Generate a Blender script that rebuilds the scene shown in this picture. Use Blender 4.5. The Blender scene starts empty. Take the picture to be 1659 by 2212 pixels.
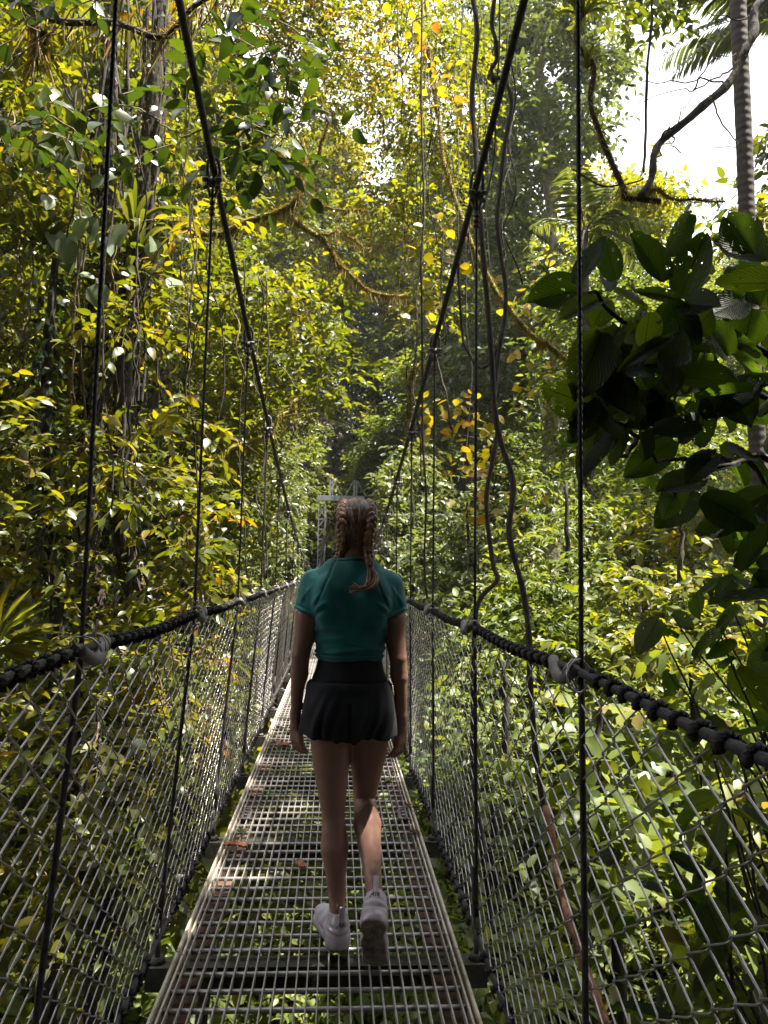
import bpy, math, random
import numpy as np
from mathutils import Vector, Matrix

SC = bpy.context.scene
COL = SC.collection
RNG = np.random.default_rng(11)
random.seed(5)

# ---------------------------------------------------------------- camera
YAW, PITCH, ROLL = math.atan(175/2884), math.atan(220/2884), math.radians(1.1)
CAM = np.array([0.03, 0.0, 1.43])
fw = np.array([math.sin(YAW)*math.cos(PITCH), math.cos(YAW)*math.cos(PITCH), math.sin(PITCH)])
r0 = np.array([math.cos(YAW), -math.sin(YAW), 0.0]); u0 = np.cross(r0, fw)
rt = math.cos(ROLL)*r0 + math.sin(ROLL)*u0
up = math.cos(ROLL)*u0 - math.sin(ROLL)*r0
cam_d = bpy.data.cameras.new('camera')
cam = bpy.data.objects.new('camera', cam_d); COL.objects.link(cam)
cam.matrix_world = Matrix(((rt[0], up[0], -fw[0], CAM[0]), (rt[1], up[1], -fw[1], CAM[1]),
                           (rt[2], up[2], -fw[2], CAM[2]), (0, 0, 0, 1)))
cam_d.sensor_fit = 'VERTICAL'; cam_d.sensor_height = 24.0
cam_d.lens = 24.0*1661.0/2212.0
cam_d.clip_end = 1000.0; cam_d.clip_start = 0.05
SC.camera = cam

# ---------------------------------------------------------------- sky, sun, exposure
SUN_EL, SUN_AZ = math.radians(72), math.radians(104)     # azimuth from +Y towards +X
sun_dir = Vector((math.sin(SUN_AZ)*math.cos(SUN_EL), math.cos(SUN_AZ)*math.cos(SUN_EL), math.sin(SUN_EL)))
w = bpy.data.worlds.new('World'); SC.world = w; w.use_nodes = True
nt = w.node_tree; bg = nt.nodes['Background']
sky = nt.nodes.new('ShaderNodeTexSky'); sky.sky_type = 'NISHITA'; sky.sun_disc = False
sky.sun_elevation = SUN_EL; sky.sun_rotation = SUN_AZ
tc = nt.nodes.new('ShaderNodeTexCoord'); no = nt.nodes.new('ShaderNodeTexNoise')
no.inputs['Scale'].default_value = 2.2; no.inputs['Detail'].default_value = 6
nt.links.new(tc.outputs['Generated'], no.inputs['Vector'])
cr = nt.nodes.new('ShaderNodeValToRGB')
cr.color_ramp.elements[0].position = 0.25; cr.color_ramp.elements[1].position = 0.45
mx = nt.nodes.new('ShaderNodeMix'); mx.data_type = 'RGBA'
nt.links.new(no.outputs['Fac'], cr.inputs['Fac']); nt.links.new(cr.outputs['Color'], mx.inputs[0])
nt.links.new(sky.outputs['Color'], mx.inputs[6]); mx.inputs[7].default_value = (8.6, 8.8, 9.4, 1)   # thin bright cloud
nt.links.new(mx.outputs[2], bg.inputs['Color']); bg.inputs['Strength'].default_value = 0.05
sl = bpy.data.lights.new('sun', 'SUN'); sl.energy = 5.0; sl.angle = math.radians(0.5); sl.color = (1.0, 0.93, 0.80)
so = bpy.data.objects.new('sun', sl); COL.objects.link(so)
so.rotation_euler = (-sun_dir).to_track_quat('-Z', 'Y').to_euler(); so.location = (0, 0, 60)
vs = SC.view_settings
vs.view_transform = 'Standard'; vs.look = 'None'; vs.gamma = 1.0; vs.use_curve_mapping = False
vs.exposure = 2.45
SC.cycles.max_bounces = 8; SC.cycles.diffuse_bounces = 5; SC.cycles.glossy_bounces = 2
SC.cycles.transmission_bounces = 5; SC.cycles.transparent_max_bounces = 12
SC.cycles.caustics_reflective = False; SC.cycles.caustics_refractive = False
SC.cycles.use_denoising = True

F = 1661.0
def P(vx, vy, Y):
    """world point at forward distance Y seen along the given sight line (metres)"""
    d = fw + rt*(vx-829.5)/F + up*(1106-vy)/F
    return CAM + d*(Y-CAM[1])/d[1]

# ---------------------------------------------------------------- helpers
def tag(o, label=None, cat=None, group=None, kind=None):
    if label: o['label'] = label
    if cat: o['category'] = cat
    if group: o['group'] = group
    if kind: o['kind'] = kind
    return o
def thing(name, label, cat, loc=(0, 0, 0), group=None):
    o = bpy.data.objects.new(name, None); COL.objects.link(o); o.location = loc
    o.empty_display_size = 0.1
    return tag(o, label, cat, group)
def copy_tree(o, parent=None):
    c = o.copy(); COL.objects.link(c)
    if parent: c.parent = parent
    for ch in [x for x in bpy.data.objects if x.parent == o]:
        copy_tree(ch, c)
    return c
def make_mesh(name, V, faces, mat, parent=None, attrs=None, smooth=True, origin=None):
    """faces: list of (n,k) int arrays"""
    V = np.asarray(V, np.float32)
    if origin is not None: V = V - np.asarray(origin, np.float32)
    me = bpy.data.meshes.new(name)
    faces = [np.asarray(f, np.int32) for f in faces if len(f)]
    nl = sum(f.size for f in faces); nf = sum(len(f) for f in faces)
    me.vertices.add(len(V)); me.vertices.foreach_set('co', V.ravel())
    me.loops.add(nl); me.loops.foreach_set('vertex_index', np.concatenate([f.ravel() for f in faces]))
    tot = np.concatenate([np.full(len(f), f.shape[1], np.int32) for f in faces])
    st = np.zeros(nf, np.int32); st[1:] = np.cumsum(tot)[:-1]
    me.polygons.add(nf); me.polygons.foreach_set('loop_start', st)
    me.polygons.foreach_set('use_smooth', np.full(nf, bool(smooth)))
    if attrs:
        for k, a in attrs.items():
            a = np.asarray(a, np.float32)
            if a.ndim == 1:
                at = me.attributes.new(k, 'FLOAT', 'POINT'); at.data.foreach_set('value', a)
            else:
                at = me.attributes.new(k, 'FLOAT_VECTOR', 'POINT'); at.data.foreach_set('vector', a.ravel())
    me.update(calc_edges=True)
    if mat: me.materials.append(mat)
    o = bpy.data.objects.new(name, me); COL.objects.link(o)
    if parent: o.parent = parent
    return o
class MB:
    def __init__(s): s.V = []; s.F = []; s.n = 0
    def add(s, V, faces):
        V = np.asarray(V, float).reshape(-1, 3)
        for f in faces:
            f = np.asarray(f, int)
            if len(f): s.F.append(f+s.n)
        s.V.append(V); s.n += len(V); return s
    def box(s, c, size, R=None):
        q = np.array([[-1,-1,-1],[1,-1,-1],[1,1,-1],[-1,1,-1],[-1,-1,1],[1,-1,1],[1,1,1],[-1,1,1]])*0.5*np.asarray(size)
        if R is not None: q = q @ np.asarray(R).T
        return s.add(q+np.asarray(c), [[[0,3,2,1],[4,5,6,7],[0,1,5,4],[1,2,6,5],[2,3,7,6],[3,0,4,7]]])
    def bar(s, a, b, wd, ht, upv=(0, 0, 1)):
        a = np.asarray(a, float); b = np.asarray(b, float); d = b-a; L = np.linalg.norm(d); d /= L
        x = np.cross(d, upv); x /= np.linalg.norm(x); z = np.cross(x, d)
        return s.box((a+b)/2, (wd, L, ht), np.stack([x, d, z], 1))
    def tube(s, path, r, sides=8, cap=True, lobes=0, twist=0.0, lob=0.12):
        Vt, Ft = tube_geo(path, r, sides, cap, lobes, twist, lob); return s.add(Vt, Ft)
    def build(s, name, mat, parent=None, smooth=True, origin=None, attrs=None):
        k = {}
        for f in s.F: k.setdefault(f.shape[1], []).append(f)
        return make_mesh(name, np.concatenate(s.V), [np.concatenate(x) for x in k.values()], mat, parent, attrs, smooth, origin)
def nrm(a): return a/np.maximum(np.linalg.norm(a, axis=-1, keepdims=True), 1e-9)
def frames(path):
    p = np.asarray(path, float); t = nrm(np.gradient(p, axis=0))
    n = len(p); X = np.zeros((n, 3)); ref = np.array([0, 0, 1.0]) if abs(t[0, 2]) < .9 else np.array([1.0, 0, 0])
    x = np.cross(t[0], ref); x /= np.linalg.norm(x)
    for i in range(n):
        x = x - t[i]*(x@t[i]); x /= max(np.linalg.norm(x), 1e-9); X[i] = x
    return p, t, X, np.cross(t, X)
def tube_geo(path, r, sides=8, cap=True, lobes=0, twist=0.0, lob=.12):
    p, t, X, Y = frames(path); n = len(p)
    r = np.broadcast_to(np.asarray(r, float), (n,))
    s_ = np.concatenate([[0], np.cumsum(np.linalg.norm(np.diff(p, axis=0), axis=1))])
    a = np.arange(sides)*2*math.pi/sides
    A = a[None]+ (twist*s_)[:, None]
    rr = r[:, None]*(1+lob*np.cos(lobes*a)[None] if lobes else 1.0)*np.ones((n, sides))
    V = p[:, None]+X[:, None]*(np.cos(A)*rr)[..., None]+Y[:, None]*(np.sin(A)*rr)[..., None]
    i = np.arange(n-1)[:, None]*sides; j = np.arange(sides)[None]; j2 = (j+1) % sides
    Q = np.stack([i+j, i+j2, i+sides+j2, i+sides+j], -1).reshape(-1, 4)
    V = V.reshape(-1, 3); Fs = [Q]
    if cap:
        V = np.concatenate([V, p[:1], p[-1:]]); c0 = n*sides
        jj = np.arange(sides)
        Fs.append(np.concatenate([np.stack([np.full(sides, c0), (jj+1) % sides, jj], 1),
                  np.stack([np.full(sides, c0+1), (n-1)*sides+jj, (n-1)*sides+(jj+1) % sides], 1)]))
    return V, Fs
def smooth_path(pts, n=6):
    """Catmull-Rom through the points"""
    p = np.asarray(pts, float); q = np.concatenate([2*p[:1]-p[1:2], p, 2*p[-1:]-p[-2:-1]])
    out = []
    for i in range(len(p)-1):
        t = np.linspace(0, 1, n, endpoint=False)[:, None]
        a, b, c, d = q[i], q[i+1], q[i+2], q[i+3]
        out.append(.5*((2*b)+(-a+c)*t+(2*a-5*b+4*c-d)*t**2+(-a+3*b-3*c+d)*t**3))
    out.append(p[-1:]); return np.concatenate(out)
def wobble(path, amp, seed=0):
    rg = np.random.default_rng(seed); p = np.array(path, float); n = len(p)
    for k in range(3):
        fq = rg.uniform(.5, 3)*(k+1); ph = rg.uniform(0, 6.28, 3)
        p += amp/(k+1)*np.sin(np.linspace(0, 6.28*fq, n)[:, None]+ph)
    return p

# ---------------------------------------------------------------- materials
def new_mat(name):
    m = bpy.data.materials.new(name); m.use_nodes = True
    return m, m.node_tree, m.node_tree.nodes['Principled BSDF']
def N(t, kind, **kw):
    n = t.nodes.new(kind)
    for k, v in kw.items():
        if k in n.inputs: n.inputs[k].default_value = v
        else: setattr(n, k, v)
    return n
def ramp(t, fac, stops):
    c = t.nodes.new('ShaderNodeValToRGB'); e = c.color_ramp.elements
    while len(e) < len(stops): e.new(0.5)
    for i, (p_, col) in enumerate(stops):
        e[i].position = p_; e[i].color = (*col, 1)
    t.links.new(fac, c.inputs['Fac']); return c.outputs['Color']
def surf_mat(name, stops, scale=8.0, rough=.7, metal=0.0, bump=0.3, bump_scale=None, stretch=(1, 1, 1), spec=.5, dist=.01, detail=6):
    m, t, b = new_mat(name)
    co = N(t, 'ShaderNodeTexCoord'); mp = N(t, 'ShaderNodeMapping'); mp.inputs['Scale'].default_value = stretch
    t.links.new(co.outputs['Object'], mp.inputs['Vector'])
    n1 = N(t, 'ShaderNodeTexNoise', Scale=scale, Detail=detail, Roughness=.65); t.links.new(mp.outputs[0], n1.inputs['Vector'])
    t.links.new(ramp(t, n1.outputs['Fac'], stops), b.inputs['Base Color'])
    b.inputs['Roughness'].default_value = rough; b.inputs['Metallic'].default_value = metal
    b.inputs['Specular IOR Level'].default_value = spec
    if bump:
        n2 = N(t, 'ShaderNodeTexNoise', Scale=bump_scale or scale*4, Detail=4.0); t.links.new(mp.outputs[0], n2.inputs['Vector'])
        bp = N(t, 'ShaderNodeBump', Strength=bump, Distance=dist)
        t.links.new(n2.outputs['Fac'], bp.inputs['Height']); t.links.new(bp.outputs[0], b.inputs['Normal'])
    return m
def leaf_mat(name, c0, c1, c2, trans=.45, tint=(1.5, 1.35, .25), rough=.42, vein=False, holes=False, spec=.5):
    m, t, b = new_mat(name)
    at = N(t, 'ShaderNodeAttribute', attribute_name='rnd')
    oi = N(t, 'ShaderNodeObjectInfo')
    ad = N(t, 'ShaderNodeMath', operation='MULTIPLY_ADD'); t.links.new(oi.outputs['Random'], ad.inputs[0]); ad.inputs[1].default_value = .25
    sb = N(t, 'ShaderNodeMath', operation='SUBTRACT'); t.links.new(at.outputs['Fac'], sb.inputs[0]); sb.inputs[1].default_value = .12
    t.links.new(sb.outputs[0], ad.inputs[2])
    col = ramp(t, ad.outputs[0], [(0.0, c0), (.55, c1), (.93, c2), (1.0, (c2[0]*.95, c2[1]*.65, c2[2]))])
    if vein or holes:
        lu = N(t, 'ShaderNodeAttribute', attribute_name='luv')
        sx = N(t, 'ShaderNodeSeparateXYZ'); t.links.new(lu.outputs['Vector'], sx.inputs[0])
    if vein:
        ab = N(t, 'ShaderNodeMath', operation='ABSOLUTE'); t.links.new(sx.outputs['X'], ab.inputs[0])
        m1 = N(t, 'ShaderNodeMath', operation='MULTIPLY_ADD'); t.links.new(ab.outputs[0], m1.inputs[0]); m1.inputs[1].default_value = -.55
        t.links.new(sx.outputs['Y'], m1.inputs[2])
        m2 = N(t, 'ShaderNodeMath', operation='MULTIPLY'); t.links.new(m1.outputs[0], m2.inputs[0]); m2.inputs[1].default_value = 13*6.283
        sn = N(t, 'ShaderNodeMath', operation='COSINE'); t.links.new(m2.outputs[0], sn.inputs[0])
        g1 = N(t, 'ShaderNodeMapRange'); t.links.new(sn.outputs[0], g1.inputs[0]); g1.inputs[1].default_value = .86; g1.inputs[2].default_value = 1
        g2 = N(t, 'ShaderNodeMapRange'); t.links.new(ab.outputs[0], g2.inputs[0]); g2.inputs[1].default_value = .05; g2.inputs[2].default_value = .015
        mxx = N(t, 'ShaderNodeMath', operation='MAXIMUM'); t.links.new(g1.outputs[0], mxx.inputs[0]); t.links.new(g2.outputs[0], mxx.inputs[1])
        dk = N(t, 'ShaderNodeMix', data_type='RGBA', blend_type='MULTIPLY')
        t.links.new(mxx.outputs[0], dk.inputs[0]); t.links.new(col, dk.inputs[6]); dk.inputs[7].default_value = (.25, .3, .22, 1)
        col = dk.outputs[2]
        bp = N(t, 'ShaderNodeBump', Strength=1.0, Distance=.008)
        t.links.new(sn.outputs[0], bp.inputs['Height']); t.links.new(bp.outputs[0], b.inputs['Normal'])
    t.links.new(col, b.inputs['Base Color']); b.inputs['Roughness'].default_value = rough
    b.inputs['Specular IOR Level'].default_value = spec
    tr = N(t, 'ShaderNodeBsdfTranslucent'); tm = N(t, 'ShaderNodeMix', data_type='RGBA', blend_type='MULTIPLY')
    tm.inputs[0].default_value = 1; t.links.new(col, tm.inputs[6]); tm.inputs[7].default_value = (*[min(x, 4) for x in tint], 1)
    t.links.new(tm.outputs[2], tr.inputs['Color'])
    ms = N(t, 'ShaderNodeMixShader'); ms.inputs[0].default_value = trans
    t.links.new(b.outputs[0], ms.inputs[1]); t.links.new(tr.outputs[0], ms.inputs[2])
    out = t.nodes['Material Output']; sh = ms.outputs[0]
    if holes:
        vo = N(t, 'ShaderNodeTexVoronoi', Scale=24.0); co = N(t, 'ShaderNodeTexCoord')
        dn = N(t, 'ShaderNodeTexNoise', Scale=60.0, Detail=2.0); t.links.new(co.outputs['Object'], dn.inputs['Vector'])
        dm = N(t, 'ShaderNodeVectorMath', operation='MULTIPLY_ADD'); t.links.new(dn.outputs['Color'], dm.inputs[0]); dm.inputs[1].default_value = (.045, .045, .045); t.links.new(co.outputs['Object'], dm.inputs[2])
        t.links.new(dm.outputs[0], vo.inputs['Vector'])
        nz = N(t, 'ShaderNodeTexNoise', Scale=7.0, Detail=2.0); t.links.new(co.outputs['Object'], nz.inputs['Vector'])
        th = N(t, 'ShaderNodeMath', operation='MULTIPLY_ADD'); t.links.new(nz.outputs['Fac'], th.inputs[0]); th.inputs[1].default_value = .95; th.inputs[2].default_value = -.37
        lt = N(t, 'ShaderNodeMath', operation='LESS_THAN'); t.links.new(vo.outputs['Distance'], lt.inputs[0]); t.links.new(th.outputs[0], lt.inputs[1])
        tp = N(t, 'ShaderNodeBsdfTransparent'); m3 = N(t, 'ShaderNodeMixShader')
        t.links.new(lt.outputs[0], m3.inputs[0]); t.links.new(sh, m3.inputs[1]); t.links.new(tp.outputs[0], m3.inputs[2]); sh = m3.outputs[0]
    t.links.new(sh, out.inputs['Surface'])
    return m

M = {}
M['bark'] = surf_mat('dark_bark', [(.3, (.006, .005, .004)), (.52, (.022, .017, .012)), (.66, (.045, .042, .018)), (.8, (.085, .078, .02))], 5, .9, 0, .9, 22, (1, 1, .25), dist=.03)
M['pale_bark'] = surf_mat('pale_bark', [(.3, (.07, .055, .045)), (.6, (.19, .16, .13)), (.8, (.12, .12, .06))], 4, .9, 0, .7, 18, (1, 1, .3), dist=.03)
M['moss'] = surf_mat('moss', [(.3, (.03, .024, .008)), (.5, (.14, .125, .022)), (.72, (.30, .28, .035))], 9, .95, 0, 1.0, 40, dist=.03)
M['liana'] = surf_mat('liana_bark', [(.3, (.012, .009, .008)), (.6, (.045, .032, .026)), (.8, (.095, .07, .052))], 14, .85, 0, .7, 60, (1, 1, .4))
M['rust_liana'] = surf_mat('reddish_liana_bark', [(.3, (.05, .02, .012)), (.6, (.24, .11, .06)), (.8, (.34, .2, .12))], 14, .85, 0, .7, 60)
M['twig'] = surf_mat('twig', [(.3, (.05, .035, .02)), (.7, (.17, .12, .06))], 10, .85, 0, 0)
M['cable'] = surf_mat('steel_cable', [(.3, (.022, .02, .022)), (.7, (.075, .068, .072))], 30, .5, .55, .3, 120, dist=.003)
M['rope'] = surf_mat('black_rope', [(.3, (.012, .010, .012)), (.7, (.04, .034, .038))], 60, .8, 0, .9, 260, dist=.004)
M['galv'] = surf_mat('galvanised_wire', [(.3, (.20, .185, .185)), (.7, (.48, .455, .46))], 9, .33, .75, .15, 90, dist=.002)
M['galv_bar'] = surf_mat('galvanised_bar', [(.26, (.17, .10, .065)), (.38, (.33, .31, .29)), (.75, (.54, .52, .50))], 10, .42, .45, .25, 120, dist=.002)
M['rod'] = surf_mat('weathered_rod', [(.28, (.13, .07, .05)), (.42, (.32, .30, .30)), (.75, (.55, .52, .53))], 16, .38, .5, .25, 150, dist=.002)
M['edge'] = surf_mat('edge_angle', [(.3, (.30, .22, .15)), (.5, (.50, .45, .38)), (.8, (.62, .57, .50))], 12, .6, .15, .3, 90, dist=.003)
M['rust'] = surf_mat('rusty_channel', [(.3, (.035, .018, .012)), (.55, (.11, .055, .035)), (.8, (.2, .12, .08))], 12, .85, .1, .6, 60)
M['beam'] = surf_mat('beam_steel', [(.3, (.04, .04, .03)), (.6, (.10, .10, .085)), (.8, (.17, .15, .12))], 10, .7, .25, .4, 60)
M['sleeve'] = surf_mat('grey_plastic', [(.3, (.08, .074, .077)), (.7, (.17, .158, .162))], 12, .55, 0, .2, 60)
M['tower'] = surf_mat('tower_steel', [(.3, (.22, .23, .27)), (.7, (.40, .41, .46))], 3, .5, .35, .15, 30)
M['soil'] = surf_mat('forest_soil', [(.3, (.012, .010, .006)), (.55, (.035, .028, .015)), (.8, (.05, .055, .02))], 1.2, .95, 0, .8, 9, dist=.1)
M['dead'] = surf_mat('dead_leaf', [(.3, (.10, .035, .018)), (.6, (.30, .11, .05)), (.8, (.42, .2, .1))], 30, .7, 0, .4, 120)
M['palm_bark'] = surf_mat('palm_bark', [(.3, (.018, .013, .011)), (.6, (.045, .033, .027)), (.8, (.075, .056, .046))], 6, .8, 0, .5, 40, (1, 1, 3))
G0 = (.012, .030, .006)
L = {}
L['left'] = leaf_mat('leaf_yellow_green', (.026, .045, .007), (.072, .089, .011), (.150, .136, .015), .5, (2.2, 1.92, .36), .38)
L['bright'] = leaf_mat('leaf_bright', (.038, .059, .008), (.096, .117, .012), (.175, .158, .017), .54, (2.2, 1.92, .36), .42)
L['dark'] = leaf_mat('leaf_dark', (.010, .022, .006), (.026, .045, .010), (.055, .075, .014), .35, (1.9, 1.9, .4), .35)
L['grey'] = leaf_mat('leaf_grey_green', (.046, .067, .026), (.097, .121, .047), (.155, .172, .07), .38, (1.55, 1.5, .48), .38)
L['ravine'] = leaf_mat('leaf_ravine', (.050, .079, .019), (.112, .147, .035), (.175, .188, .048), .42, (1.8, 1.65, .38), .44, spec=.4)
L['yellow'] = leaf_mat('leaf_yellow', (.21, .18, .012), (.32, .27, .018), (.32, .19, .02), .5, (1.5, 1.4, .6), .5)
L['big'] = leaf_mat('leaf_big', (.010, .020, .006), (.022, .040, .008), (.045, .062, .010), .6, (3.0, 2.8, .5), .46, vein=True, holes=True)
L['fern'] = leaf_mat('leaf_fern', (.03, .055, .012), (.06, .09, .016), (.10, .12, .02), .4, (1.9, 1.8, .4), .45)
L['strap'] = leaf_mat('leaf_strap', (.03, .042, .010), (.065, .078, .016), (.11, .11, .026), .42, (1.8, 1.7, .45), .42)
L['mosshang'] = leaf_mat('hanging_moss', (.06, .045, .012), (.17, .125, .025), (.28, .21, .035), .3, (1.6, 1.4, .4), .9)

# ---------------------------------------------------------------- leaves
def tpl(kind):
    if kind == 'ovate':
        V = [(0,0,0),(0,.36,.02),(0,.72,0),(0,1,-.10),(-.20,.16,.05),(-.245,.42,.07),(-.15,.76,.03),(.20,.16,.05),(.245,.42,.07),(.15,.76,.03)]
        Fc = [(0,1,4),(1,5,4),(1,2,5),(2,6,5),(2,3,6),(0,7,1),(1,7,8),(1,8,2),(2,8,9),(2,9,3)]
    elif kind == 'diamond':
        V = [(0,0,0),(-.26,.42,.07),(0,1,-.08),(.26,.42,.07)]; Fc = [(0,2,1),(0,3,2)]
    elif kind == 'round':
        V = [(0,0,0),(0,.5,.02),(0,1,-.08),(-.36,.18,.06),(-.42,.5,.08),(-.22,.82,.03),(.36,.18,.06),(.42,.5,.08),(.22,.82,.03)]
        Fc = [(0,1,3),(1,4,3),(1,5,4),(1,2,5),(0,6,1),(1,6,7),(1,7,8),(1,8,2)]
    elif kind == 'lance':
        V = [(0,0,0),(0,.4,.03),(0,1,-.16),(-.10,.35,.05),(.10,.35,.05),(-.07,.7,.0),(.07,.7,.0)]
        Fc = [(0,1,3),(0,4,1),(1,5,3),(1,4,6),(1,2,5),(1,6,2)]
    elif kind == 'blob':      # tuft blade
        V = [(-.06,0,0),(.06,0,0),(.02,1,-.1),(-.02,1,-.1)]; Fc = [(0,1,2),(0,2,3)]
    return np.array(V, float), np.array(Fc, int)
def place_leaves(kind, pos, axis, nor, size, width=1.0):
    T, Fc = tpl(kind)
    y = nrm(axis); x = nrm(np.cross(y, nor)); z = np.cross(x, y)
    size = np.broadcast_to(np.asarray(size, float), (len(pos),))
    wv = np.broadcast_to(np.asarray(width, float), (len(pos),))
    V = pos[:, None]+size[:, None, None]*(T[None, :, 0:1]*wv[:, None, None]*x[:, None]+T[None, :, 1:2]*y[:, None]+T[None, :, 2:3]*z[:, None])
    Ff = (Fc[None]+(np.arange(len(pos))*len(T))[:, None, None]).reshape(-1, 3)
    return V.reshape(-1, 3), Ff, len(T)
class Leaves:
    def __init__(s): s.V = []; s.F = []; s.R = []; s.n = 0
    def add(s, kind, pos, axis, nor, size, width=1.0, rnd=None, rg=RNG):
        if len(pos) == 0: return
        V, Ff, k = place_leaves(kind, pos, axis, nor, size, width)
        s.V.append(V); s.F.append(Ff+s.n); s.n += len(V)
        if rnd is None: rnd = np.clip(rg.normal(.5, .22, len(pos)), 0, 1)
        s.R.append(np.repeat(rnd, k))
    def build(s, name, mat, parent=None, origin=None):
        return make_mesh(name, np.concatenate(s.V), [np.concatenate(s.F)], mat, parent, {'rnd': np.concatenate(s.R)}, True, origin)
def sprays(base, direc, length, m, leaf, rg, droop=.35, flat=.75, spread=.9, jit=.35):
    """twigs starting at base, growing along direc, with m alternate leaves each.
    returns leaf pos, axis, normal, size, and twig polylines"""
    n = len(base); d = nrm(direc); length = np.broadcast_to(np.asarray(length, float), (n,))
    side = nrm(np.cross(d, np.array([0, 0, 1.0])+.3*rg.normal(size=(n, 3))))
    t = (np.arange(m)+1.0)/m
    t = t[None]+rg.uniform(-.4, .4, (n, m))/m
    Lh = length[:, None]*t
    pos = base[:, None]+d[:, None]*Lh[..., None]; pos[..., 2] -= droop*length[:, None]*t**2*.6
    sg = np.where(np.arange(m) % 2 == 0, 1.0, -1.0)[None]*np.ones((n, 1))
    last = (np.arange(m) == m-1)[None]
    ax = d[:, None]*.65+side[:, None]*(sg*spread*np.where(last, .2, 1))[..., None]+jit*rg.normal(size=(n, m, 3))
    ax[..., 2] -= droop*.9
    nr = np.array([0, 0, flat+.1])+.42*rg.normal(size=(n, m, 3))
    sz = leaf*rg.uniform(.6, 1.15, (n, m))
    tt = np.linspace(0, 1, 4)
    tw = base[:, None]+d[:, None]*(length[:, None]*tt)[..., None]; tw[..., 2] -= droop*length[:, None]*tt**2*.6
    return pos.reshape(-1, 3), ax.reshape(-1, 3), nr.reshape(-1, 3), sz.ravel(), tw
def twig_geo(tw, r):
    """triangular thin twigs (n,4,3)"""
    n, k, _ = tw.shape; d = nrm(tw[:, -1]-tw[:, 0]); x = nrm(np.cross(d, np.array([.3, .2, 1.0]))); y = np.cross(d, x)
    a = np.arange(3)*2.094
    rr = np.linspace(1, .35, k)[None, :, None, None]*np.asarray(r).reshape(-1, 1, 1, 1)
    V = tw[:, :, None]+rr*(np.cos(a)[None, None, :, None]*x[:, None, None]+np.sin(a)[None, None, :, None]*y[:, None, None])
    i = np.arange(k-1)[:, None]*3; j = np.arange(3)[None]
    Q = np.stack([i+j, i+(j+1) % 3, i+3+(j+1) % 3, i+3+j], -1).reshape(-1, 4)
    Q = (Q[None]+(np.arange(n)*k*3)[:, None, None]).reshape(-1, 4)
    return V.reshape(-1, 3), [Q]
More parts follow.
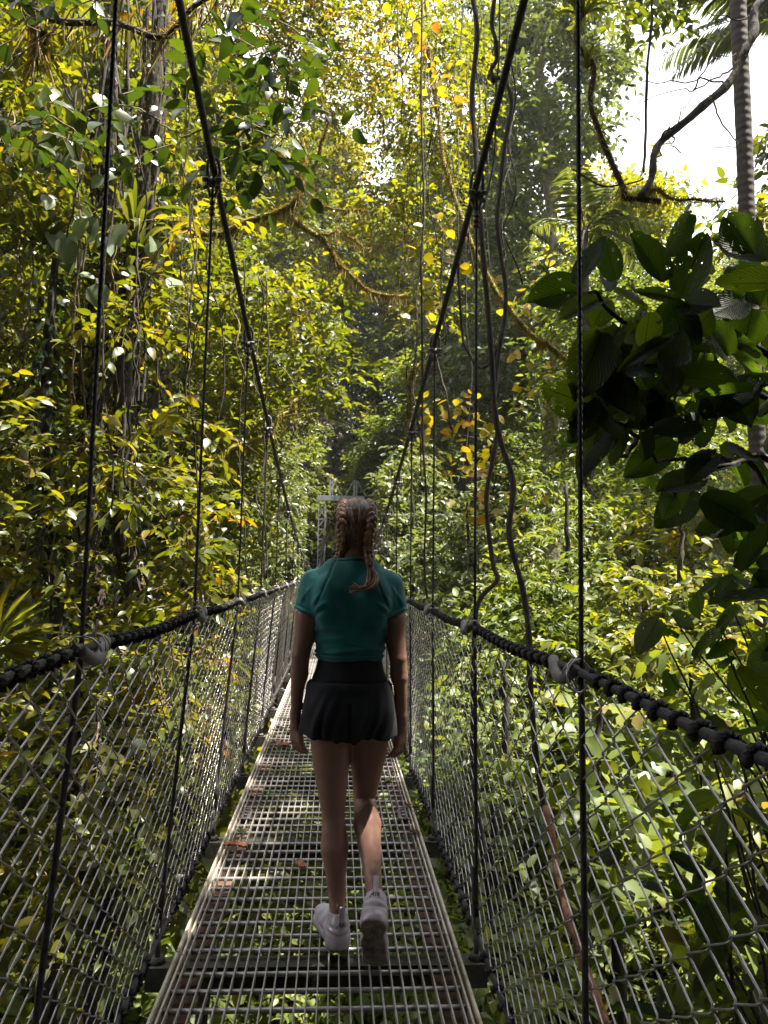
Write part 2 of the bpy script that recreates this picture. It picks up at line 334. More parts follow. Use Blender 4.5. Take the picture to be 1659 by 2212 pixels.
# leaves are cut away along these sun rays to place spots of sun
SUN_GAPS = [((.16, 3.03, .40), .15), ((2.15, 3.05, 2.7), .3), ((1.5, 3.0, 2.35), .2), ((2.6, 3.1, 2.2), .2), ((-.05, 3.0, 1.5), .12), ((-.36, 3.75, 0), .16), ((-.25, 4.6, 0), .3), ((.3, 5.2, 0), .2), ((-.4, 5.8, .3), .3), ((.1, 7.2, 0), .4), ((-.5, 6.6, 1.0), .3), ((-.2, 9, 0), .5), ((.1, 12, 0), .7)]
def tree(name, label, cat, trunk, r0_, r1_, cl, leaf, kind, lmat, bmat='bark', twigs=(14, .55, 9), group=None, seed=1,
         droop=.35, limb_r=.03, width=1.0, thin=True, limbs=True, root=None, flat=.75, world=True):
    """trunk: path points; cl: array of clump rows x, y, z, radius"""
    rg = np.random.default_rng(seed)
    tp = smooth_path(trunk, 8); o = np.array(tp[0])
    if root is None: root = thing(name, label, cat, tuple(o), group)
    b = MB(); n = len(tp)
    tp2 = tp+np.concatenate([np.zeros((1, 3)), .25*r0_*rg.normal(size=(n-1, 3))])
    b.tube(tp2, np.linspace(r0_, r1_, n)*(1+.5*np.exp(-np.arange(n)/2.0)), 9)
    b.build('trunk', M[bmat], root, origin=o)
    cl = np.asarray(cl, float); lb = MB()
    if limbs:
        dt = np.array([np.min(np.linalg.norm(tp-c[:3], axis=1)) for c in cl]); done = []
        for ci in np.argsort(dt):
            c = cl[ci, :3]; cost = np.linalg.norm(tp-c, axis=1)+.9*np.maximum(0, tp[:, 2]-c[2]+.3); k = int(np.argmin(cost)); a, ra = tp[max(k-int(rg.integers(0, 3)), 0)], 1.0
            if done:
                dc = np.array(done); q = np.linalg.norm(dc-c, axis=1)*1.15+.1
                if q.min() < cost[k]: a, ra = dc[int(np.argmin(q))], .55
            done.append(c); D_ = np.linalg.norm(c-a); mid = (a+c)/2+np.array([0, 0, .10*D_])+.08*D_*rg.normal(size=3)
            q = wobble(smooth_path([a, mid, c], 5), .03*D_**.5, int(rg.integers(1e6))); q[0] = a
            lb.tube(q, np.linspace(limb_r*ra*(.5+.22*D_**.5), .005, len(q)), 5, cap=False)
    nt_, Ln, m = twigs
    lv = Leaves(); 
    nn = np.maximum(2, (nt_*(cl[:, 3]/.6)**1.6).astype(int))
    ctr = np.repeat(cl[:, :3], nn, 0); rad = np.repeat(cl[:, 3], nn)
    dr = nrm(rg.normal(size=(len(ctr), 3))*np.array([1, 1, .75])); base = ctr+dr*(rad*rg.uniform(.05, .85, len(ctr)))[:, None]*np.array([1, 1, .8])
    dd = nrm(dr+.45*rg.normal(size=dr.shape)); dd[:, 2] *= .6
    ln = Ln*rg.uniform(.6, 1.25, len(ctr))
    pos, ax, nr, sz, tw = sprays(base, dd, ln, m, leaf, rg, droop, flat)
    hue = np.repeat(np.clip(rg.normal(.5, .18, len(cl)), .1, .9), nn)     # clumps of one age
    rnd = np.clip(np.repeat(hue, m)+.13*rg.normal(size=len(pos)), 0, 1)
    if world:
        for gp, gr in SUN_GAPS:
            rel = pos-np.array(gp); al = rel@np.array(sun_dir); okg = (al < 1.5) | (np.linalg.norm(rel-al[:, None]*np.array(sun_dir), axis=1) > gr); pos, ax, nr, sz, rnd = pos[okg], ax[okg], nr[okg], sz[okg], rnd[okg]
    okk = ~((np.abs(pos[:, 0]) < .85) & (pos[:, 2] > -.25) & (pos[:, 2] < 3.6) & (pos[:, 1] > -4) & (pos[:, 1] < 39)) | (world is False)
    lv.add(kind, pos[okk], ax[okk], nr[okk], sz[okk], width, rnd[okk])
    lv.build('crown', lmat, root, origin=o)
    if thin:
        Vt, Ft = twig_geo(tw, np.full(len(tw), .0045)); lb.add(Vt, Ft)
    if lb.n: lb.build('branches', M['twig'] if thin else M[bmat], root, origin=o)
    return root
def clumps_view(rg, n, x0, x1, y0, y1, Y0, Y1, r0, r1, keep=None):
    """clumps of foliage filling a block of the forest"""
    out = []
    while len(out) < n:
        vx, vy, Y = rg.uniform(x0, x1), rg.uniform(y0, y1), rg.uniform(Y0, Y1)
        if keep and not keep(vx, vy, Y): continue
        out.append([*P(vx, vy, Y), rg.uniform(r0, r1)])
    return np.array(out)
def ell_clumps(rg, n, c, rad, r0, r1, shell=.45):
    d = nrm(rg.normal(size=(n, 3))); t = rg.uniform(shell, 1, n)**.6
    return np.concatenate([np.asarray(c)+d*t[:, None]*np.asarray(rad), rg.uniform(r0, r1, (n, 1))], 1)
# ---------------------------------------------------------------- ground
def gz(x, y):
    x = np.asarray(x, float); y = np.asarray(y, float)
    py = [-60, -8, -3, 3, 8, 17, 26, 33, 39, 60, 140]; pz = [2, 0, -.7, -4.4, -6.0, -6.0, -4.2, -1.4, .9, 5.5, 30]
    z = np.interp(y, py, pz)
    z = z+np.maximum(0, -x-3.5)*.22+np.maximum(0, x-5)*.20
    z = z+.35*np.sin(x*.55+1.3)*np.cos(y*.41)+.2*np.sin(x*1.3-y*.9)+.9*np.sin(x*.13+.4)*np.sin(y*.1+1)*(np.abs(x) > 3)
    return z
gx = np.concatenate([np.linspace(-160, -32, 22), np.linspace(-30, 30, 90), np.linspace(32, 160, 22)])
gy = np.concatenate([np.linspace(-60, -12, 14), np.linspace(-10, 60, 110), np.linspace(63, 220, 30)])
GX, GY = np.meshgrid(gx, gy); nxx, nyy = len(gx), len(gy)
GV = np.stack([GX, GY, gz(GX, GY)], -1).reshape(-1, 3)
ii = (np.arange(nyy-1)[:, None]*nxx+np.arange(nxx-1)[None]).ravel()
tag(make_mesh('ground', GV, [np.stack([ii, ii+1, ii+1+nxx, ii+nxx], 1)], M['soil']), kind='structure')

# ---------------------------------------------------------------- suspension bridge
SP = 1.31
def deck_z(y): return np.where(np.asarray(y) > 16, .0031*(np.asarray(y, float)-16)**2, 0.0)
def main_z(y):
    y = np.asarray(y, float)
    return np.where(y < 18.5, 1.36+.0069*(18.5-y)**2, 1.36+.0080*(y-18.5)**2)
RX = {-1: -.497, 1: .566}; RZ = {-1: 1.253, 1: 1.217}; BX = .635
Y_END = 38.2
hang_y = [3.0+SP*k for k in range(-4, 27)]
bridge = thing('suspension_bridge', 'narrow footbridge of steel grating hung from cables with chain link sides', 'bridge', (0, 0, 0))
# deck: one grating panel for every bay
for k, y0 in enumerate(hang_y):
    y1 = y0+SP
    if y0 > Y_END: break
    ys = np.linspace(y0, y1, 3); zs = deck_z(ys)
    b = MB(); rd = MB()
    nb = 27 if y0 < 14 else 14
    for x in np.linspace(-.482, .482, nb):
        for q in range(2):
            b.bar((x, ys[q]+.002, zs[q]-.014), (x, ys[q+1]-.002, zs[q+1]-.014), .0043 if nb > 20 else .008, .028)
    for yy in np.arange(y0+.057, y1, SP/11.5):
        z_ = float(deck_z(yy)); rd.tube([(-.505, yy, z_-.016), (.505, yy, z_-.016)], 0.0092, 7 if y0 < 9 else 4)
    g = b.build('deck_grating', M['galv_bar'], bridge, False)
    for s in (-1, 1):
        ed = MB(); ru = MB()
        for q in range(2):
            ed.bar((s*.522, ys[q]+.003, zs[q]-.012), (s*.522, ys[q+1]-.003, zs[q+1]-.012), .009, .046)
            ed.bar((s*.503, ys[q]+.003, zs[q]-.018), (s*.503, ys[q+1]-.003, zs[q+1]-.018), .007, .034)
            ru.bar((s*.468, ys[q]+.004, zs[q]-.055), (s*.468, ys[q+1]-.004, zs[q+1]-.055), .085, .010)
        ed.build('edge_angle', M['edge'], g, False); ru.build('edge_channel', M['rust'], g, False)
    rd.build('cross_rods', M['rod'], g)
    if k in (5, 7, 10, 13):      # bolted splice plates
        for s in (-1, 1):
            pl = MB(); pl.box((s*.455, y0+.32, float(deck_z(y0))+.003), (.055, .17, .006))
            for q in (-.055, 0, .055): pl.tube([(s*.455, y0+.32+q, .004), (s*.455, y0+.32+q, .02)], .012, 6)
            pl.build('splice_plate', M['sleeve'], g, False)
# cross beams
for y0 in hang_y:
    if y0 > Y_END: continue
    z_ = float(deck_z(y0)); b = MB()
    b.box((0, y0+.03, z_-.085), (2*BX, .085, .085))
    bm = b.build('cross_beam', M['beam'], bridge, False)
    for s in (-1, 1):
        e = MB(); e.tube([(s*.60, y0+.03, z_-.041), (s*.60, y0+.03, z_-.02)], [.032, .022], 8)
        e.tube([(s*.60, y0+.03, z_-.03), (s*.60, y0+.03, z_+.06)], .011, 7)
        th = np.linspace(0, 2*math.pi, 13); e.tube(np.stack([s*.60+0*th, y0+.03+.028*np.cos(th), z_+.075+.04*np.sin(th)], 1), .008, 6, cap=False)
        e.build('eye_bolt', M['beam'], bm)
def strand_cable(path, r, sides, lob): return dict(path=path, r=r, sides=sides, lobes=6, twist=55, lob=lob)
for s in (-1, 1):
    x = RX[s]
    # main cable
    near = np.arange(-3.2, 9, .014 if s < 3 else .05); far = np.arange(9, 38.01, .5)
    yy = np.concatenate([near, far]); b = MB()
    b.tube(np.stack([np.full(len(yy), x), yy, main_z(yy)], 1), .0135, 12, True, 6, 60, .08)
    b.build('main_cable', M['cable'], bridge)
    # hand cable with its lacing
    yy = np.arange(-3.2, 38.2, .1); zz = RZ[s]+deck_z(yy)-.012*np.sin(np.pi*(yy-3.0)/SP)**2
    b = MB(); b.tube(np.stack([np.full(len(yy), x), yy, zz], 1), .0095, 7); hc = b.build('hand_cable', M['rope'], bridge)
    def lacing(y_a, y_b, xc, zf, pitch, orad, r, sd, name, seed):
        step = pitch/10
        ya = np.arange(y_a, y_b, step); b = MB(); rg = np.random.default_rng(seed)
        ph = ya/pitch*2*math.pi+.5*np.sin(ya*7+seed)
        yv = ya+.012*np.sin(ph*1.0+1)
        b.tube(np.stack([xc(ya)+orad*np.cos(ph), yv, zf(ya)+orad*np.sin(ph)], 1), r*(1+.10*np.sin(ya*31)), sd, True, 3 if sd > 4 else 0, 210, .16)
        return b
    for i, y0 in enumerate(hang_y[:-1]):
        if y0 > 24: break
        zf = lambda a: RZ[s]+deck_z(a)-.012*np.sin(np.pi*(a-3.0)/SP)**2
        b = lacing(y0+(.14 if s < 0 else .16), y0+SP-.09, lambda a: np.full(len(a), x), zf, .072 if y0 < 9 else .12, .0112, .0090, 9 if y0 < 9 else 4, 'l', i+10+3*s)
        b.build('lacing_rope', M['rope'], hc)
        # plastic sleeve and wire ties round the joint
        sv = MB(); q0 = y0-.08 if s < 0 else y0-.03
        pth = smooth_path([(x-.012*s, q0, float(zf(q0))+.006), (x-.022*s, q0+.07, float(zf(q0))-.022), (x-.016*s, q0+.14, float(zf(q0))-.012), (x-.004*s, q0+.20, float(zf(q0))+.006)], 5)
        sv.tube(pth, .0135, 9); sv.build('cable_sleeve', M['sleeve'], hc)
        if y0 < 12:
            ti = MB()
            for q in range(3):
                rg = np.random.default_rng(int(100*y0+900)+q+s); c = np.array([x, y0+rg.uniform(-.03, .05), RZ[s]])
                th = np.linspace(0, 5.4, 12)
                ti.tube(np.stack([c[0]+.031*np.cos(th), c[1]+.02*np.sin(th*1.3+q), c[2]-.008+.036*np.sin(th)], 1), .0022, 5)
                ti.tube([c+[0, 0, .02], c+rg.normal(size=3)*[.02, .04, .01]+[0, 0, .05]], .002, 5)
            ti.build('wire_tie', M['galv'], hc)
    # lower cable
    yy = np.arange(-3.2, 38.2, .1); b = MB(); b.tube(np.stack([np.full(len(yy), s*.60), yy, deck_z(yy)+.05], 1), .011, 6)
    lc = b.build('lower_cable', M['cable'], bridge)
    for i, y0 in enumerate(hang_y[:-1]):
        if y0 > 14: break
        b = lacing(y0+.12, y0+SP-.12, lambda a: np.full(len(a), s*.60), lambda a: deck_z(a)+.05, .10, .015, .012, 6 if y0 < 7 else 4, 'l', i+7)
        b.build('lacing_rope', M['rope'], lc)
    # hangers
    for i, y0 in enumerate(hang_y):
        if y0 > 37.5: continue
        zt = float(main_z(y0)); z0 = float(deck_z(y0)); zr = RZ[s]+z0; nr = y0 < 7
        b = MB(); xb = s*.60
        n1 = max(int((zt-zr)/.02), 3) if nr else 3
        if zt-.07 > zr:
            b.tube(np.linspace((x, y0, zt-.07), (x+.01*s, y0, zr), n1), .0066, 9 if nr else 5, True, 5 if nr else 0, 70, .07)
        b.tube(np.linspace((x+.01*s, y0, zr), (xb, y0+.03, z0+.10), 24 if nr else 3), .0075, 8 if nr else 5)
        b.tube([(xb-.014*s, y0+.03, z0+.30), (xb, y0+.03, z0+.10)], .0125, 7)
        h = b.build('hanger', M['cable'], bridge)
        c = MB()      # clamp gripping the main cable
        if zt-.07 > zr:
            sl_ = -2*.0069*(18.5-y0) if y0 < 18.5 else 2*.008*(y0-18.5)
            for q in (-1, 1):
                c.tube(smooth_path([(x+q*.021, y0-.012, zt+.028), (x+q*.026, y0, zt-.02), (x+q*.022, y0+.004, zt-.07), (x+q*.008, y0, zt-.115)], 4), .0068, 7)
                c.box((x+q*.024, y0+.012, zt-.018), (.010, .022, .062))
                c.tube([(x+q*.012, y0-.025, zt-.055), (x+q*.038, y0-.025, zt-.055)], .010, 6)
                c.tube([(x+q*.012, y0-.02, zt-.085), (x+q*.034, y0-.02, zt-.085)], .009, 6)
            c.tube(smooth_path([(x-.021, y0-.012, zt+.028), (x, y0-.012, zt+.042), (x+.021, y0-.012, zt+.028)], 4), .007, 7)
            c.box((x, y0-.006, zt-.06), (.03, .022, .03)); c.build('cable_clamp', M['sleeve'], h)
            if nr:
                f = MB()
                for q in range(3): f.tube([(x, y0, zt-.135-q*.022), (x, y0, zt-.147-q*.022)], .0115, 8)
                f.build('ferrule', M['rust'], h)
    # chain link side
    V = []; Q = []; n = 0; wv = .070
    b = MB(); ycols = np.arange(-3.1, 37.9, wv)
    for i, yc in enumerate(ycols):
        z0 = float(deck_z(yc)); top = RZ[s]+z0-.02; bot = z0+.055
        if yc > 24 and i % 2: continue
        nseg = 26; k = np.arange(nseg+1); sgn = np.where((k+i) % 2 == 0, -1.0, 1.0)
        z = top-(top-bot)*k/nseg
        f = (top-z)/(top-bot); xx = x+(s*.60-x)*f + .004*np.sin(yc*2.1+z*3)+s*.018*np.sin(np.pi*f)
        off = .0042*sgn
        hw = wv/2+.0022
        # bends rounded a little: three points at every bend
        pts = []
        for j in range(nseg+1):
            c0 = np.array([xx[j], yc+sgn[j]*hw, z[j]])
            if 0 < j < nseg:
                hz = (top-bot)/nseg
                if yc < 8:
                    for t_, ox in ((-.16, -1), (0, 0), (.16, 1)):
                        pts.append(c0+[ox*.0035*s*sgn[j], -sgn[j]*abs(t_)*hw*1.4, -t_*hz])
                else: pts.append(c0)
            else: pts.append(c0)
        b.tube(pts, .0021 if yc < 12 else .0030, 4 if yc < 3.4 else 3, cap=False)
    b.build('chain_link_side', M['galv'], bridge)

# far tower
tw = thing('bridge_tower', 'grey lattice steel tower at the far end of the footbridge', 'tower', (0.18, 38.3, float(gz(0, 38.3))))
TX, TY = .18, 38.3; zb = float(gz(0, 38.3))-.2; zt = 4.85
def tl(p): return np.asarray(p)-np.array([TX, TY, float(gz(0, 38.3))])
def tpart(b, nm): b.build(nm, M['tower'], tw, False, origin=(TX, TY, float(gz(0, 38.3))))
for s in (-1, 1):
    b = MB(); x0 = TX+s*.92
    for dx in (-.16, .16):
        for dy in (-.16, .16): b.box((x0+dx, TY+dy, (zb+zt)/2), (.055, .055, zt-zb))
    z = zb
    while z < zt-.35:
        for dy in (-.16, .16):
            b.bar((x0-.13, TY+dy, z), (x0+.13, TY+dy, z+.34), .04, .012, (0, 1, 0)); b.bar((x0-.13, TY+dy, z+.34), (x0+.13, TY+dy, z+.36), .05, .012, (0, 1, 0))
        for dx in (-.16, .16): b.bar((x0+dx, TY-.13, z), (x0+dx, TY+.13, z+.34), .04, .012, (1, 0, 0))
        z += .5
    tpart(b, 'lattice_leg')
b = MB(); b.box((TX, TY, zt+.13), (2.35, .4, .26)); tpart(b, 'top_beam')
for xm in (-.48, .72):
    b = MB(); b.box((TX+xm-.06, TY, zt+.66), (.10, .10, .80)); b.box((TX+xm+.06, TY, zt+.66), (.06, .10, .80)); tpart(b, 'mast')
    b = MB(); b.bar((TX+xm+.1, TY, zt+1.03), (TX+xm+.55, TY, zt+.27), .06, .03, (0, 1, 0))
    if xm > 0: b.bar((TX+xm-.1, TY, zt+1.03), (TX+xm-.5, TY, zt+.27), .06, .03, (0, 1, 0))
    tpart(b, 'brace')
b = MB(); b.bar((TX-.75, TY-.18, zb+.5), (TX+.75, TY-.18, 3.0), .06, .02, (0, 1, 0)); tpart(b, 'brace')

# fallen leaves on the grating
def fallen(name, label, x, y, L_, rz, mat, seed):
    rg = np.random.default_rng(seed); nx, ny = 6, 10
    u = np.linspace(-1, 1, nx); v = np.linspace(0, 1, ny); U, W = np.meshgrid(u, v)
    wd = .24*np.sin(np.pi*np.clip(W*.94+.03, 0, 1))**.8*(1+.18*np.sin(W*17+seed))
    X = U*wd*L_; Yy = (W-.5)*L_; Z = .10*L_*U**2+.05*L_*np.sin(W*5+seed)+.02*L_*rg.normal(size=U.shape)+.004+.05*L_
    i = (np.arange(ny-1)[:, None]*nx+np.arange(nx-1)[None]).ravel(); Q = np.stack([i, i+1, i+1+nx, i+nx], 1)
    o = make_mesh(name, np.stack([X, Yy, Z], -1).reshape(-1, 3), [Q], mat, attrs={'rnd': np.full(nx*ny, .5)})
    sm = o.modifiers.new('thickness', 'SOLIDIFY'); sm.thickness = .0012
    o.location = (x, y, .0); o.rotation_euler = (0, 0, rz); return tag(o, label, 'leaf')
def dk(vx, vy):
    d = fw+rt*(vx-829.5)/F+up*(1106-vy)/F; return CAM+d*(0-CAM[2])/d[2]
for nm, lb, (vx, vy), L_, rz, mt in [
    ('fallen_leaf', 'curled red brown dead leaf by the left edge of the grating', (508, 1832), .13, 1.35, M['dead']),
    ('fallen_leaf', 'small brown dead leaf behind the walker, left of her left calf', (650, 1872), .10, .5, M['dead']),
    ('fallen_leaf', 'green fallen leaf by the left deck edge, just beyond the red brown one', (522, 1802), .11, .3, L['grey']),
    ('fallen_leaf', 'green fallen leaf lying flat to the right of the walker', (838, 1690), .12, -.4, L['grey']),
    ('fallen_leaf', 'grey withered leaf at the right deck edge', (888, 1745), .10, .8, M['rust']),
    ('fallen_leaf', 'dark shrivelled leaf lodged beside the right splice plate', (893, 1800), .09, .2, M['rust']),
    ('fallen_leaf', 'orange brown leaf scrap far along the left deck edge', (607, 1612), .16, 1.0, M['dead'])]:
    p = dk(vx, vy); fallen(nm, lb, p[0], p[1], L_, rz, mt, int(vx))
# ---------------------------------------------------------------- the walker
class Field:
    """distance field on a grid, meshed with surface nets"""
    def __init__(s, lo, hi, h):
        s.lo = np.array(lo, float); s.h = h
        s.n = np.ceil((np.array(hi)-s.lo)/h).astype(int)+1
        s.d = np.full(s.n, 9.0, np.float32)
    def sub(s, a, b):
        i0 = np.maximum(np.floor((np.asarray(a)-s.lo)/s.h).astype(int), 0)
        i1 = np.minimum(np.ceil((np.asarray(b)-s.lo)/s.h).astype(int)+1, s.n)
        sl = tuple(slice(p, q) for p, q in zip(i0, i1))
        ax = [s.lo[k]+s.h*np.arange(i0[k], i1[k]) for k in range(3)]
        return sl, np.stack(np.meshgrid(*ax, indexing='ij'), -1).astype(np.float32)
    def put(s, sl, d, k):
        a = s.d[sl]
        if k <= 0: s.d[sl] = np.minimum(a, d); return
        h = np.clip(.5+.5*(a-d)/k, 0, 1); s.d[sl] = np.where(a > 8, np.minimum(a, d), a*(1-h)+d*h-k*h*(1-h))
    def cap(s, a, b, ra, rb=None, k=.02, ys=1.0, xs=1.0):
        rb = ra if rb is None else rb; a = np.array(a, float); b = np.array(b, float)
        m = max(ra, rb)*max(1, ys, xs)+k+.03
        sl, X = s.sub(np.minimum(a, b)-m, np.maximum(a, b)+m)
        sc = np.array([1/xs, 1/ys, 1.0]); p = (X-a)*sc; ba = (b-a)*sc
        t = np.clip((p@ba)/max(ba@ba, 1e-9), 0, 1)
        s.put(sl, (np.linalg.norm(p-t[..., None]*ba, axis=-1)-(ra+(rb-ra)*t))*min(xs, ys, 1.0), k)
    def ell(s, c, r, k=.02, R=None, cut=False):
        c = np.array(c, float); r = np.array(r, float); m = r.max()+k+.03
        sl, X = s.sub(c-m, c+m); p = X-c
        if R is not None: p = p@np.asarray(R)
        k0 = np.linalg.norm(p/r, axis=-1); k1 = np.linalg.norm(p/r**2, axis=-1); d = k0*(k0-1)/np.maximum(k1, 1e-6)
        if cut:
            a = s.d[sl]; d = -d; h = np.clip(.5-.5*(a-d)/k, 0, 1); s.d[sl] = a*(1-h)+d*h+k*h*(1-h)
        else: s.put(sl, d, k)
    def chain(s, pts, rs, k=.012, **kw):
        for i in range(len(pts)-1): s.cap(pts[i], pts[i+1], rs[i], rs[i+1], k, **kw)
    def grid(s):
        return np.stack(np.meshgrid(*[s.lo[k]+s.h*np.arange(s.n[k]) for k in range(3)], indexing='ij'), -1)
    def mesh(s):
        D = s.d; n = D.shape; ins = D < 0
        cc = np.zeros([k-1 for k in n], np.int8)
        for dx in (0, 1):
            for dy in (0, 1):
                for dz in (0, 1): cc += ins[dx:n[0]-1+dx, dy:n[1]-1+dy, dz:n[2]-1+dz]
        I = np.argwhere((cc > 0) & (cc < 8)); idx = np.full(cc.shape, -1, np.int64); idx[tuple(I.T)] = np.arange(len(I))
        acc = np.zeros((len(I), 3)); cnt = np.zeros(len(I)); cor = [(a, b, c) for a in (0, 1) for b in (0, 1) for c in (0, 1)]
        for ca in cor:
            for ax in range(3):
                if ca[ax]: continue
                cb = list(ca); cb[ax] = 1
                va = D[tuple((I+ca).T)]; vb = D[tuple((I+cb).T)]; m = (va < 0) != (vb < 0)
                t = va/(np.where(m, va-vb, 1)); p = np.repeat(np.array(ca, float)[None], len(I), 0); p[:, ax] = t
                acc[m] += p[m]; cnt[m] += 1
        V = s.lo+s.h*(I+acc/cnt[:, None]); Q = []
        for ax in range(3):
            a1, a2 = (ax+1) % 3, (ax+2) % 3
            sa = [slice(None)]*3; sb = [slice(None)]*3; sa[ax] = slice(0, n[ax]-1); sb[ax] = slice(1, n[ax])
            A = ins[tuple(sa)]; B = ins[tuple(sb)]; E = np.argwhere(A != B)
            E = E[(E[:, a1] > 0) & (E[:, a2] > 0) & (E[:, a1] < n[a1]-1) & (E[:, a2] < n[a2]-1)]
            fl = A[tuple(E.T)]
            q = []
            for o1, o2 in ((-1, -1), (0, -1), (0, 0), (-1, 0)):
                e = E.copy(); e[:, a1] += o1; e[:, a2] += o2; q.append(idx[tuple(e.T)])
            q = np.stack(q, 1); q[~fl] = q[~fl][:, ::-1]; Q.append(q)
        return V, np.concatenate(Q)

PS = 1.005
pc = P(760, 1700, 3.10)
person = thing('person', 'young woman seen from behind walking in teal cropped shirt, black shorts and white trainers', 'person', (0.092, 3.02, 0.0))
person.scale = (PS, PS, PS)
skin = surf_mat('skin', [(.3, (.22, .11, .08)), (.7, (.31, .165, .125))], 6, .5, 0, .12, 90, dist=.002)
skin.node_tree.nodes['Principled BSDF'].inputs['Subsurface Weight'].default_value = .08
skin.node_tree.nodes['Principled BSDF'].inputs['Subsurface Radius'].default_value = (.01, .004, .002)
def cloth(name, c0, c1, sheen=.2, seam=False):
    m, t, b = new_mat(name); co = N(t, 'ShaderNodeTexCoord')
    n1 = N(t, 'ShaderNodeTexNoise', Scale=9.0, Detail=5.0); t.links.new(co.outputs['Object'], n1.inputs['Vector'])
    col = ramp(t, n1.outputs['Fac'], [(.35, c0), (.65, c1)])
    if seam:
        at = N(t, 'ShaderNodeAttribute', attribute_name='seam'); mm = N(t, 'ShaderNodeMix', data_type='RGBA')
        t.links.new(at.outputs['Fac'], mm.inputs[0]); t.links.new(col, mm.inputs[6]); mm.inputs[7].default_value = (*[x*.35 for x in c0], 1); col = mm.outputs[2]
    t.links.new(col, b.inputs['Base Color']); b.inputs['Roughness'].default_value = .8
    b.inputs['Sheen Weight'].default_value = sheen; b.inputs['Specular IOR Level'].default_value = .3
    wv = N(t, 'ShaderNodeTexWave', Scale=110.0, Distortion=1.0); wv.bands_direction = 'Z'; t.links.new(co.outputs['Object'], wv.inputs['Vector'])
    bp = N(t, 'ShaderNodeBump', Strength=.25, Distance=.0015); t.links.new(wv.outputs['Fac'], bp.inputs['Height']); t.links.new(bp.outputs[0], b.inputs['Normal'])
    return m
teal = cloth('teal_knit', (.007, .118, .122), (.011, .170, .170), .25, True)
black = cloth('black_fabric', (.004, .005, .009), (.008, .009, .014), .05)
def Rz(a): c, s_ = math.cos(a), math.sin(a); return np.array([[c, -s_, 0], [s_, c, 0], [0, 0, 1]])
def Rx(a): c, s_ = math.cos(a), math.sin(a); return np.array([[1, 0, 0], [0, c, -s_], [0, s_, c]])
# joints (x right, y forward, z up)
SH = {-1: (-.147, .0, 1.365), 1: (.147, .0, 1.365)}
EL = {-1: (-.188, -.025, 1.095), 1: (.184, -.025, 1.09)}
WR = {-1: (-.202, .03, .855), 1: (.206, .025, .845)}
HIP = {-1: (-.077, 0, .88), 1: (.090, .01, .88)}
KN = {-1: (-.050, .025, .49), 1: (.072, .13, .52)}
AN = {-1: (-.024, .030, .10), 1: (.108, -.155, .240)}
RS = Rz(math.radians(-7))@Rx(math.radians(-60)); SSC = 1.08
HD = np.array([.014, .025, 1.585])
bd = Field((-.34, -.34, .02), (.34, .34, 1.74), .0042)
bd.cap((0, .005, .92), (0, 0, 1.05), .128, .108, .03, ys=.78)        # pelvis, waist
bd.cap((0, 0, 1.05), (0, .0, 1.20), .108, .122, .04, ys=.76)
bd.cap((0, 0, 1.20), (0, -.005, 1.33), .122, .112, .04, ys=.78)
bd.cap((-.10, -.01, 1.352), (.10, -.01, 1.352), .060, None, .05)
bd.cap((-.05, -.02, 1.41), (.05, -.02, 1.41), .05, None, .05)
bd.ell((-.062, -.055, .885), (.078, .07, .085), .04); bd.ell((.062, -.05, .885), (.078, .07, .085), .04)
bd.ell((-.055, .085, 1.24), (.055, .05, .055), .04); bd.ell((.055, .085, 1.24), (.055, .05, .055), .04)
